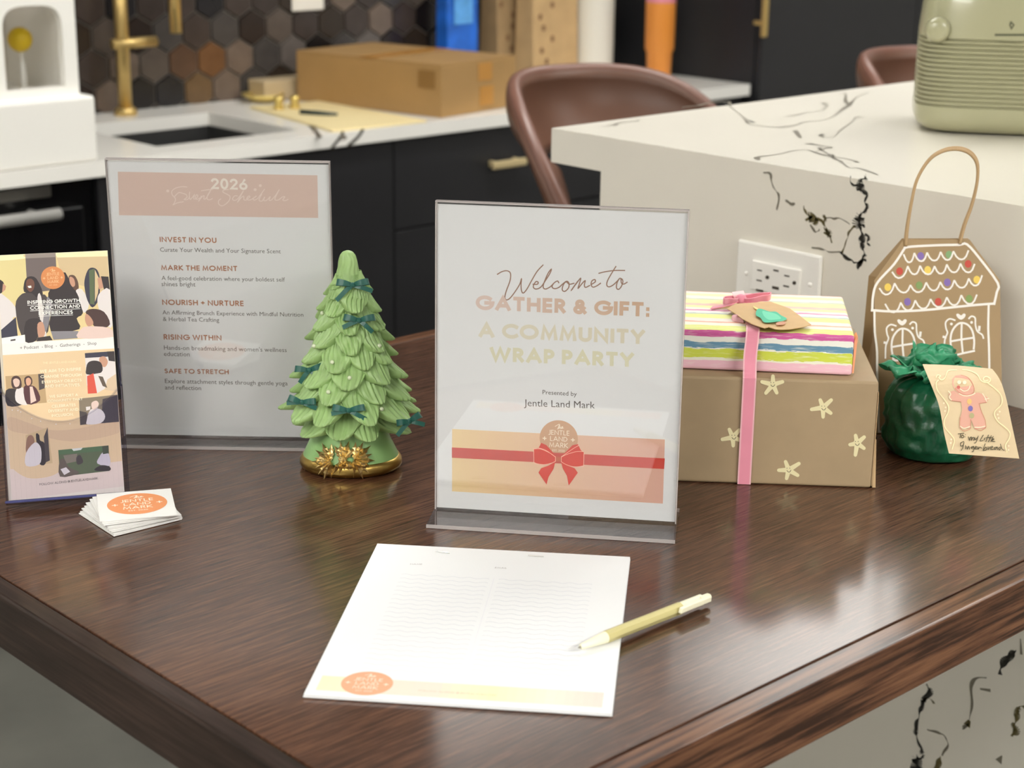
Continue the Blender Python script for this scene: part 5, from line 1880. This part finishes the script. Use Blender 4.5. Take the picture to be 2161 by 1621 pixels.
def window(dx, dy):
    q = lambda pts: [(x + dx, y + dy) for x, y in pts]
    L(q([(350, 1450), (330, 1320), (345, 1210), (400, 1130), (460, 1105), (530, 1130), (580, 1200), (600, 1310), (595, 1400)]), 4.2, 4)
    L(q([(350, 1455), (390, 1470), (480, 1450), (600, 1425)]), 4.2, 3)
    L(q([(458, 1110), (455, 1280), (470, 1450)]), 4.2, 3)
    L(q([(340, 1315), (450, 1295), (590, 1275)]), 4.2)
    L(q([(380, 1075), (320, 1060), (275, 1100), (280, 1170), (295, 1220), (265, 1300), (260, 1440)]), 3.4, 5)
    L(q([(540, 1055), (570, 1030), (610, 1050), (615, 1130), (635, 1200), (690, 1240), (705, 1280)]), 3.4, 5)
    L(q([(660, 1150), (655, 1190)]), 5)
    L(q([(250, 1265), (275, 1270)]), 5)
    for c in ((340, 1118), (570, 1100)):
        a.disc(Zb(q([c]))[0], 3, i_ic, n=10)
    a.curve(Zb(q([(450, 1070), (410, 1045), (395, 1010), (420, 1000), (450, 1020), (480, 998), (502, 1010), (490, 1045)])), i_ic, n=3)


a.build('icing_roof', t)
for wx_, wy_ in ((0, 0), (672, -65)):
    a = Art(a.M, gfront)
    window(wx_, wy_)
    a.build('icing_window', t)
for c, col in (((662, 278), (126, 100, 170)), ((985, 262), (124, 160, 108)), ((422, 452), (190, 66, 48)), ((742, 436), (230, 200, 90)), ((1203, 368), (190, 66, 48)), ((288, 634), (230, 196, 84)), ((645, 612), (124, 150, 88)),
               ((966, 578), (126, 100, 170)), ((1302, 548), (230, 196, 84)), ((512, 800), (126, 100, 170)), ((862, 800), (190, 66, 48)), ((1215, 765), (124, 150, 80))):
    a = Art(lambda x, s, k: tuple(f(x, s) + nrm * (.0005 + k * .00001)), gfront)
    a.k = 3
    a.disc(Zb([c])[0], 7.2, ink(col), n=18, ry=8.2)
    a.build('candy_dot', t)

# ------------------------------------------------------------------ green tissue sack
m_tis = mat('green_tissue', (12, 80, 52), 0.36, spec=.5, noise=.45, nscale=30, bump=.9, bscale=70)
m_tis2 = mat('green_tissue_thin', (50, 138, 98), 0.42, noise=.35, nscale=45, bump=.7, bscale=110)
KC = Vector((.8615, .2365, ZT))
t = thing('tissue_parcel', 'round parcel in dark green crinkled tissue with a gingerbread tag', 'parcel', KC, math.radians(-46))
from mathutils import noise as mnoise


def sack(u, v):
    th = 2 * math.pi * u
    prof_ = [(.0005, .034), (.003, .0430), (.014, .0490), (.030, .0505), (.046, .0502), (.060, .0480), (.070, .0425), (.077, .0320), (.081, .016), (.083, .0100), (.086, .013)]
    q = v * (len(prof_) - 1)
    i = min(int(q), len(prof_) - 2)
    fr_ = q - i
    z = prof_[i][0] + (prof_[i + 1][0] - prof_[i][0]) * fr_
    r = prof_[i][1] + (prof_[i + 1][1] - prof_[i][1]) * fr_
    amp = .15 + .85 * max(0, min(1, (z - .035) / .04))
    r *= 1 + .075 * amp * math.sin(th * 11 + 3 * math.sin(th * 2)) * min(1, z / .06)
    n_ = mnoise.fractal(Vector((math.cos(th) * 1.6, math.sin(th) * 1.6, z * 28)), 1, 2, 4)
    n2_ = abs(mnoise.noise(Vector((math.cos(th) * 3.4, math.sin(th) * 3.4, z * 60))))
    r *= 1 + .055 * n_ - .13 * n2_ * min(1, z / .02)
    return (r * math.cos(th), r * math.sin(th), z)


b = MB(); b.grid(sack, 120, 70, m_tis, closeu=True, caps=True)
b.build('wrapped_body', t, smooth=True)
# gathered frill on top: crumpled petals
fr_r = random.Random(4)
b = MB()
for k, (th, ln, hh) in enumerate(((-2.95, .042, .010), (-2.3, .028, .012), (-1.5, .020, .008), (-.7, .020, .008), (0.0, .036, .013), (.8, .028, .014), (1.7, .026, .020), (2.5, .030, .014))):
    def petal(u, v, th=th, ln=ln, hh=hh, k=k):
        s = (u - .5)
        wid = (.25 + .6 * v) * .058
        r = .009 + ln * v
        lat = s * wid * (1 - .35 * max(0, v - .7) / .3)
        z = .0795 + hh * .75 * math.sin(min(v * 1.5, 1.9)) + .004 * math.sin(s * 17 + k) * v + .012 * mnoise.noise(Vector((s * 4, v * 4, k * 3.1))) * v
        r += .016 * mnoise.noise(Vector((s * 5, v * 3, k * 7.7))) * v
        return (r * math.cos(th) - lat * math.sin(th), r * math.sin(th) + lat * math.cos(th), z)
    b.grid(petal, 22, 16, m_tis2)
o = b.build('tissue_frill', t, smooth=True)
md = o.modifiers.new('thickness', 'SOLIDIFY'); md.thickness = .0006
b = MB()
def puff(u, v):
    th = 2 * math.pi * u; ph = math.pi * (v * .98 + .01)
    n_ = .6 + .4 * mnoise.noise(Vector((math.cos(th) * 2, math.sin(th) * 2, ph * 2 + 5)))
    return (-.004 + .034 * n_ * math.sin(ph) * math.cos(th), .014 * n_ * math.sin(ph) * math.sin(th), .098 + .017 * n_ * math.cos(ph) + .003 * math.sin(th * 5))
b.grid(puff, 30, 18, m_tis2, closeu=True, caps=True)
b.build('tissue_knot', t, smooth=True)
# gingerbread tag, bent card hanging in front
TQ = [(1947, 769), (2094, 779), (2151, 968), (2002.5, 957)]


def tdist(py):
    f_ = max(0, min(1, (py - 768) / 200))
    return 1.672 - .012 * f_ + .030 * max(0, 1 - f_ * 3.2) ** 2


rz_ = math.radians(-46)
ca_, sa_ = math.cos(rz_), math.sin(rz_)


def tp(px, py, off=0.0):
    d = ray(px, py)
    p = CAM + d * (tdist(py) - off) - KC
    return (p.x * ca_ + p.y * sa_, -p.x * sa_ + p.y * ca_, p.z)


Lp = cat_rom([(1947, 769), (1966, 815), (1982, 858), (1992, 912), (2002.5, 957)], 5)
Rp = cat_rom([(2094, 779), (2109, 800), (2122, 835), (2134, 890), (2151, 968)], 5)
ng = len(Lp)
nu = 14


def tgrid(i, j, off):
    l_, r_ = Lp[j], Rp[j]
    u = i / (nu - 1)
    sag = -4.0 * math.sin(math.pi * u) * (1 - j / (ng - 1)) ** 2
    return tp(l_[0] + (r_[0] - l_[0]) * u, l_[1] + (r_[1] - l_[1]) * u + sag * .5, off)


vs = [tgrid(i, j, 0) for j in range(ng) for i in range(nu)]
fs = [(j * nu + i, j * nu + i + 1, (j + 1) * nu + i + 1, (j + 1) * nu + i) for j in range(ng - 1) for i in range(nu - 1)]
b = MB(); b.add(vs, fs, mat('cream_tag', (217, 195, 157), 0.6, noise=.03, nscale=60))
tg = b.build('gift_tag', t)
md = tg.modifiers.new('thickness', 'SOLIDIFY'); md.thickness = .0005; md.offset = 0
Zt = zoomed(1880, 750, 6.484)
a = Art(lambda x, y, k: tp(x, y, .0010 + k * .00003), lambda q: q)
i_gb = ink((222, 168, 148)); i_gbd = ink((206, 136, 112)); i_icn = ink((248, 226, 196)); i_icl = ink((250, 232, 186))
for pts in ([(840, 330), (880, 280), (960, 265), (1050, 300), (1110, 370), (1140, 450), (1120, 520), (1040, 560), (940, 540), (880, 470), (840, 400)],
            [(870, 480), (940, 540), (1040, 560), (1120, 520), (1200, 510), (1270, 540), (1340, 590), (1310, 650), (1210, 655), (1230, 760), (1280, 880), (1300, 1000), (1150, 1010), (1100, 880), (1090, 1000), (950, 1000), (950, 850), (980, 740), (960, 640), (820, 615), (790, 540), (830, 490)]):
    a.poly(Zt(pts), i_gb)
for pts in ([(960, 270), (1050, 300), (1110, 370), (1140, 460), (1120, 520), (1040, 545), (940, 510), (880, 450)], [(830, 620), (960, 635)], [(1205, 660), (1310, 640)], [(1205, 660), (1240, 770), (1290, 890), (1300, 980)], [(1090, 880), (1090, 1000)], [(950, 850), (945, 980), (1000, 1035), (1080, 1010)], [(1150, 1000), (1230, 1030), (1300, 985)]):
    a.line(Zt(pts), 1.2, i_gbd, smooth=4)
for c in ((935, 368), (1010, 370)):
    a.disc(Zt([c])[0], 4.2, i_icn, n=12)
a.disc(Zt([(925, 435)])[0], 3.6, ink((204, 110, 100)), n=12)
for pts in ([(950, 460), (1000, 490), (1060, 470), (1085, 420)], [(935, 525), (990, 550), (1050, 555), (1110, 540), (1150, 520)], [(790, 490), (820, 530), (800, 570), (830, 610)], [(1255, 525), (1290, 580), (1310, 630)], [(1290, 600), (1340, 590)],
            [(950, 970), (1000, 1000), (1080, 975)], [(1150, 985), (1220, 985), (1290, 970)]):
    a.line(Zt(pts), 2.2, i_icn, smooth=4)
for c, col in (((1075, 632), (240, 190, 120)), ((1090, 728), (118, 104, 172)), ((1108, 825), (178, 170, 124))):
    a.disc(Zt([c])[0], 5.0, ink(col), n=16, ry=6)
a.build('gingerbread_figure', tg)
a = Art(a.M, lambda q: q)
a.k = 2
for pts in ([(900, 200), (800, 205), (770, 230), (740, 310), (690, 335), (660, 300), (680, 280), (640, 270), (620, 300)], [(650, 340), (620, 380), (640, 480), (730, 600), (790, 700), (780, 790), (735, 880), (740, 980), (820, 1080), (870, 1160), (840, 1280)],
            [(980, 195), (1080, 210), (1180, 260), (1230, 340), (1290, 370), (1350, 360), (1360, 320), (1310, 290), (1270, 310), (1280, 350), (1330, 340)], [(1330, 380), (1420, 450), (1500, 530), (1525, 620), (1500, 690), (1430, 760), (1420, 820), (1470, 910), (1560, 980), (1630, 1060), (1620, 1140), (1570, 1230), (1590, 1320)]):
    a.line(Zt(pts), 2.2, i_icl, smooth=5)
for c in ((725, 655), (750, 712), (742, 762), (828, 1150), (818, 1200), (1490, 770), (1462, 810), (1475, 858), (1612, 1240), (1610, 1295)):
    a.disc(Zt([c])[0], 2, i_icn, n=8)
a.build('icing_border', tg)
a = Art(a.M, lambda q: q)
a.k = 2
i_hw = ink((70, 62, 36))
for pts in ([(920, 1075), (1000, 1065)], [(960, 1070), (945, 1130)], [(985, 1085), (965, 1110), (975, 1130), (1000, 1115), (985, 1090)], [(1018, 1085), (1019, 1086)], [(1016, 1115), (1017, 1116)],
            [(1060, 1115), (1075, 1165), (1085, 1125), (1105, 1120), (1100, 1165), (1120, 1125), (1140, 1130), (1135, 1165)], [(1150, 1125), (1155, 1155), (1190, 1120)], [(1195, 1105), (1165, 1190), (1140, 1200)],
            [(1265, 1090), (1220, 1170), (1260, 1165)], [(1285, 1130), (1275, 1160)], [(1335, 1090), (1300, 1180)], [(1300, 1130), (1350, 1120)], [(1375, 1100), (1335, 1185)], [(1345, 1135), (1390, 1125)], [(1400, 1110), (1370, 1180)], [(1380, 1165), (1410, 1150), (1400, 1140), (1385, 1175), (1425, 1180)],
            [(995, 1180), (955, 1200), (955, 1240), (990, 1230), (1000, 1185), (985, 1260), (965, 1300)], [(1022, 1235), (1022, 1280)], [(1040, 1250), (1045, 1285), (1065, 1245), (1075, 1285)], [(1130, 1245), (1100, 1255), (1105, 1275), (1135, 1250), (1130, 1310), (1110, 1320)],
            [(1145, 1275), (1175, 1255), (1160, 1245), (1150, 1280), (1185, 1280)], [(1190, 1250), (1195, 1285), (1215, 1255), (1245, 1270)], [(1290, 1210), (1260, 1300), (1300, 1255), (1310, 1290), (1265, 1305)], [(1330, 1250), (1330, 1290), (1360, 1250)],
            [(1365, 1275), (1395, 1255), (1380, 1245), (1365, 1285), (1405, 1285)], [(1450, 1255), (1415, 1265), (1425, 1290), (1455, 1255), (1460, 1290)], [(1500, 1215), (1520, 1280), (1550, 1300)], [(1500, 1255), (1475, 1270), (1485, 1295), (1510, 1265)]):
    a.line(Zt(pts), 1.5, i_hw, smooth=3, up=False)
a.build('handwriting', tg)

# ================================================================== ceramic tree
m_tree = mat('green_ceramic', (154, 186, 120), 0.42, spec=.5, noise=.10, nscale=60)
m_pot = mat('green_glaze', (142, 184, 116), 0.3, spec=.5)
m_gold = mat('antique_gold', (182, 152, 84), 0.32, 1.0, noise=.12, nscale=80)
m_gold2 = mat('pale_gold', (222, 194, 132), 0.36, 1.0)
m_bow = mat('teal_satin', (8, 86, 74), 0.38, sheen=.3)
m_pearl = mat('pearl', (214, 224, 190), 0.2, coat=.5)
TC = Vector((.3975, .5860, ZT))
TY = math.radians(-43.5)
t = thing('ceramic_tree', 'pale green ceramic Christmas tree with teal bows and a gold poinsettia base', 'tree ornament', TC, TY)
SQ = .80
b = MB()
b.lathe([(.0305, .040), (.029, .052), (.03, .07), (.03, .10), (.022, .13), (.016, .16), (.012, .18)], m_tree, 40, sy=SQ)
# top spike, with fine grooves


def spike(u, v):
    th = 2 * math.pi * u
    prof_ = [(.176, .015), (.184, .0125), (.192, .0105), (.198, .0092), (.204, .0084), (.209, .0070), (.2120, .0048), (.2135, .0015)]
    q = v * (len(prof_) - 1); i = min(int(q), len(prof_) - 2); g = q - i
    z = prof_[i][0] + (prof_[i + 1][0] - prof_[i][0]) * g
    r = (prof_[i][1] + (prof_[i + 1][1] - prof_[i][1]) * g) * (1 + .06 * math.sin(th * 13 + 2 * math.sin(z * 300)))
    return (r * math.cos(th), r * math.sin(th) * .9, z)


b.grid(spike, 64, 24, m_tree, closeu=True, caps=True)
tr_ = random.Random(9)


def bough(b, phi, rt, zt, length, wid, seed):
    rg = random.Random(seed)
    NU, NV = 49, 18
    r0 = rt * .52
    zr = zt + length
    ph1 = rg.uniform(0, 6.28)
    tw = rg.uniform(-.55, .55)
    lift = rg.uniform(.8, 1.25)

    def pt(u, v, inner):
        s = 2 * u - 1
        vv = v
        # width along the bough: narrow root, wide tongue, rounded tip
        hw = wid * (.42 + .62 * min(1, vv / .55) ** 1.1) * (1 - .26 * max(0, (vv - .6) / .4) ** 1.6)
        tip = 1 - .34 * abs(s) ** 2.2
        tt = vv * tip
        r = r0 + (rt - r0) * (tt ** 1.7)
        z = zr - (zr - zt) * tt
        z += .0030 * lift * max(0, (tt - .78) / .22) ** 2          # tip curls up
        lat = s * hw + tw * hw * (tt ** 2)
        bul = (1 - s * s) * wid * .46 * (.35 + .65 * vv) * (1 - .35 * max(0, (vv - .8) / .2) ** 2)
        grv = .55 - 1.5 * abs(math.cos(s * 10.5 + 1.1 * math.sin(vv * 4 + ph1) + ph1)) ** 5
        q_ = max(0, (vv - .84) / .16)
        bul += .0017 * grv * min(1, vv * 2.0) * (1 - .5 * abs(s)) * (1 - .7 * q_)
        bul += .0006 * math.sin(s * 29 + vv * 6 + ph1 * 2)
        r = r + bul - wid * .25 - .0042 * q_ ** 2
        z -= .0006 * q_
        if inner:
            r -= .0055 + .006 * vv * (1 - .5 * q_)
            z += .0022 * (1 - q_)
        a_ = phi
        x = r * math.cos(a_) - lat * math.sin(a_)
        y = r * math.sin(a_) + lat * math.cos(a_)
        return (x, y * SQ, z)
    vs = []
    for inner in (0, 1):
        for j in range(NV):
            for i in range(NU):
                vs.append(pt(i / (NU - 1), j / (NV - 1), inner))
    M_ = NU * NV
    fs = []
    for j in range(NV - 1):
        for i in range(NU - 1):
            a_ = j * NU + i
            fs.append((a_, a_ + NU, a_ + NU + 1, a_ + 1))
            fs.append((M_ + a_, M_ + a_ + 1, M_ + a_ + NU + 1, M_ + a_ + NU))
    for i in range(NU - 1):
        a_ = (NV - 1) * NU + i
        fs.append((a_, M_ + a_, M_ + a_ + 1, a_ + 1))
    for j in range(NV - 1):
        for i in (0, NU - 1):
            a_ = j * NU + i
            fs.append((a_, a_ + NU, M_ + a_ + NU, M_ + a_))
    b.add(vs, fs, m_tree)


TIERS = [(.0375, .0610, 9, .030, .0200, .5), (.0530, .0735, 10, .038, .0205, 0.0), (.0705, .0625, 9, .038, .0195, .5), (.0870, .0585, 8, .036, .0200, .0), (.1040, .0490, 8, .036, .0170, .5),
         (.1205, .0455, 7, .034, .0165, 0.25), (.1375, .0375, 6, .033, .0160, .5), (.1535, .0325, 6, .030, .0145, 0.0), (.1680, .0250, 5, .024, .0120, .25), (.1750, .0200, 5, .013, .0095, 0.0)]
for k, (zt, rt, n, ln, wd_, ph) in enumerate(TIERS):
    for i in range(n):
        bough(b, 2 * math.pi * (i + ph) / n + tr_.uniform(-.07, .07), rt * tr_.uniform(.95, 1.03), zt + tr_.uniform(-.003, .003), ln, wd_ * tr_.uniform(.86, 1.08), k * 100 + i)
tree_o = b.build('boughs', t, smooth=True)
smooth_by_angle(tree_o, 60)
bvh = BVHTree.FromPolygons([Vector(v) for v in b.v], b.f)
# pot
b = MB()
b.lathe([(.0465, .012), (.0455, .0145), (.042, .022), (.0375, .032), (.0345, .040), (.034, .046)], m_pot, 48, sy=SQ, caps=True)
pot = b.build('pot', t); smooth_by_angle(pot, 50)
bp2 = BVHTree.FromPolygons([Vector(v) for v in b.v], b.f)
b = MB(); b.lathe([(.044, .0004), (.0475, .0015), (.0495, .005), (.0492, .0095), (.0470, .0128), (.0455, .0135)], m_gold, 48, sy=SQ, caps=True)
smooth_by_angle(b.build('gold_rim', t), 60)

# direction of the camera in the tree frame, so marks land on the surface that faces it
Rt = Matrix.Rotation(-TY, 3, 'Z')
camL = Rt @ (CAM - TC)


def hit(px, py, tree=bvh):
    d = Rt @ ray(px, py)
    p, n, _, _ = tree.ray_cast(camL, d)
    return p, n


Zc_ = zoomed(560, 520, 3.1162)
for c in ((437, 765), (560, 868), (415, 962), (760, 1075), (755, 1225), (750, 655), (378, 440), (318, 655), (975, 1290)):
    q = Zc_([c])[0]
    p, n = hit(*q)
    if p is None:
        continue
    b = MB(); b.sphere(tuple(p + n * .0012), .0021, m_pearl, 10); b.build('pearl', t, smooth=True)


def tbow(c, span, tilt, tails, sc=1.0):
    """satin bow laid on the boughs at photo point c"""
    q = Zc_([c])[0]
    p, n = hit(*q)
    if p is None:
        pp = Rt @ (on_plane(q[0], q[1], TC, Vector((CF.x, CF.y, 0)).normalized()) - TC)
        p = pp
    d = (Rt @ ray(*q))
    p = p - d * .0035
    ex = (Rt @ CR).normalized()
    ey = (Rt @ CU).normalized()
    ez = -(Rt @ CF).normalized()
    ex, ey = ex * math.cos(tilt) + ey * math.sin(tilt), ey * math.cos(tilt) - ex * math.sin(tilt)
    at = lambda x, y, z: tuple(p + ex * x + ey * y + ez * z)
    bo = None
    b = MB()
    for s in (-1, 1):
        pts = [(0, 0, .0005), (s * span * .25, span * .07, .0030), (s * span * .55, span * .14, .0042), (s * span * .9, span * .20, .0030), (s * span * 1.0, span * .18, .0005), (s * span * .85, span * .16, -.0016), (s * span * .45, span * .08, -.0016), (0, 0, -.0004)]
        P = cat_rom([at(*w) for w in pts], 5)
        side = []
        for i in range(len(P)):
            f_ = i / (len(P) - 1)
            hw = .0030 * sc * (.42 + .58 * math.sin(math.pi * f_) ** .8)
            side.append(tuple(ey * hw - ex * (s * hw * .25)))
        b.strip(P, side, m_bow, .0004)
    for tx, ty in tails:
        P = cat_rom([at(*w) for w in ((0, 0, .0006), (tx * .4, ty * .35, .0022), (tx, ty, .0008))], 5)
        dv = (ex * tx + ey * ty).normalized()
        sd = (ex * (-dv.dot(ey)) + ey * dv.dot(ex))
        b.strip(P, [tuple(sd * .0021 * sc)] * len(P), m_bow, .0004)
    b.sphere(at(0, 0, .0012), .0027 * sc, m_bow, 8)
    b.build('ribbon_bow', t)


k_ = 1 / 3.1162 / 2190
tbow((575, 255), .0150, .02, [(-105 * k_, -95 * k_), (125 * k_, -40 * k_)])
tbow((618, 487), .0145, .0, [(-105 * k_, -45 * k_), (85 * k_, -75 * k_)])
tbow((290, 815), .0135, .1, [(-70 * k_, -75 * k_), (80 * k_, -75 * k_)])
tbow((240, 1025), .0130, -.15, [(-95 * k_, -20 * k_), (100 * k_, -25 * k_)])
tbow((548, 1080), .0150, .0, [(-110 * k_, -20 * k_), (110 * k_, -55 * k_)])
tbow((948, 1150), .0120, .35, [(-105 * k_, -60 * k_), (85 * k_, -55 * k_)])

# gold poinsettia relief on the pot
b = MB()
Zl = zoomed(640, 920, 9.823)


def gleaf(c, ang, ln, wd_, rise):
    """one serrated leaf laid over the pot front; c and sizes in photo zoom pixels"""
    ca, sa = math.cos(ang), math.sin(ang)
    prof_ = [(0, .10), (.18, .42), (.24, .30), (.42, .56), (.48, .36), (.66, .46), (.72, .24), (1, 0)]
    edge_l, edge_r, mid_ = [], [], []

    def put(x, y, h):
        q = Zl([(c[0] + x * ca - y * sa, c[1] + x * sa + y * ca)])[0]
        best = None
        for tr in (bp2,):
            p, n = hit(q[0], q[1], tr)
            if p is not None:
                best = (p, n)
        if best is None:
            d = Rt @ ray(*q)
            dd = -camL.y / d.y if abs(d.y) > 1e-6 else 1
            tt_ = (-.047 * SQ - camL.y) / d.y
            p = camL + d * tt_
            return tuple(p - d * h)
        p, n = best
        d = Rt @ ray(*q)
        off = .0030 if p.z > .014 else .0045
        return tuple(p - d * (h + off))
    for f_, w in prof_:
        edge_l.append(put(f_ * ln, w * wd_, .0002))
        edge_r.append(put(f_ * ln, -w * wd_, .0002))
        mid_.append(put(f_ * ln, 0, rise * (1 - .6 * f_)))
    n_ = len(prof_)
    vs = edge_l + mid_ + edge_r
    fs = []
    for i in range(n_ - 1):
        fs.append((i, i + 1, n_ + i + 1, n_ + i))
        fs.append((n_ + i, n_ + i + 1, 2 * n_ + i + 1, 2 * n_ + i))
    b.add(vs, fs, m_gold2)


for c, ln, angs in (((560, 520), 390, [-2.95, -2.5, -2.0, -1.5, 3.1, 2.7, 2.3, 1.9, 1.5]), ((820, 500), 400, [-2.1, -1.7, -1.25, -.8, 2.2, 1.8, 1.4, 1.0, .6]), ((1060, 490), 420, [-1.5, -1.1, -.7, -.3, .05, .4, .75, 1.15, 1.6])):
    for i, an in enumerate(angs):
        gleaf(c, an, ln * (.88 + .2 * ((i * 7) % 5) / 4), 125, .0022 + .0008 * (i % 3))
for i in range(9):
    q = Zl([(800 + 70 * math.cos(i * 2.4) * (i / 9) ** .5, 490 + 60 * math.sin(i * 2.4) * (i / 9) ** .5)])[0]
    p, n = hit(q[0], q[1], bp2)
    if p is not None:
        d = Rt @ ray(*q)
        b.sphere(tuple(p - d * .0045), .0016, m_gold2, 6)
o = b.build('poinsettia', t)
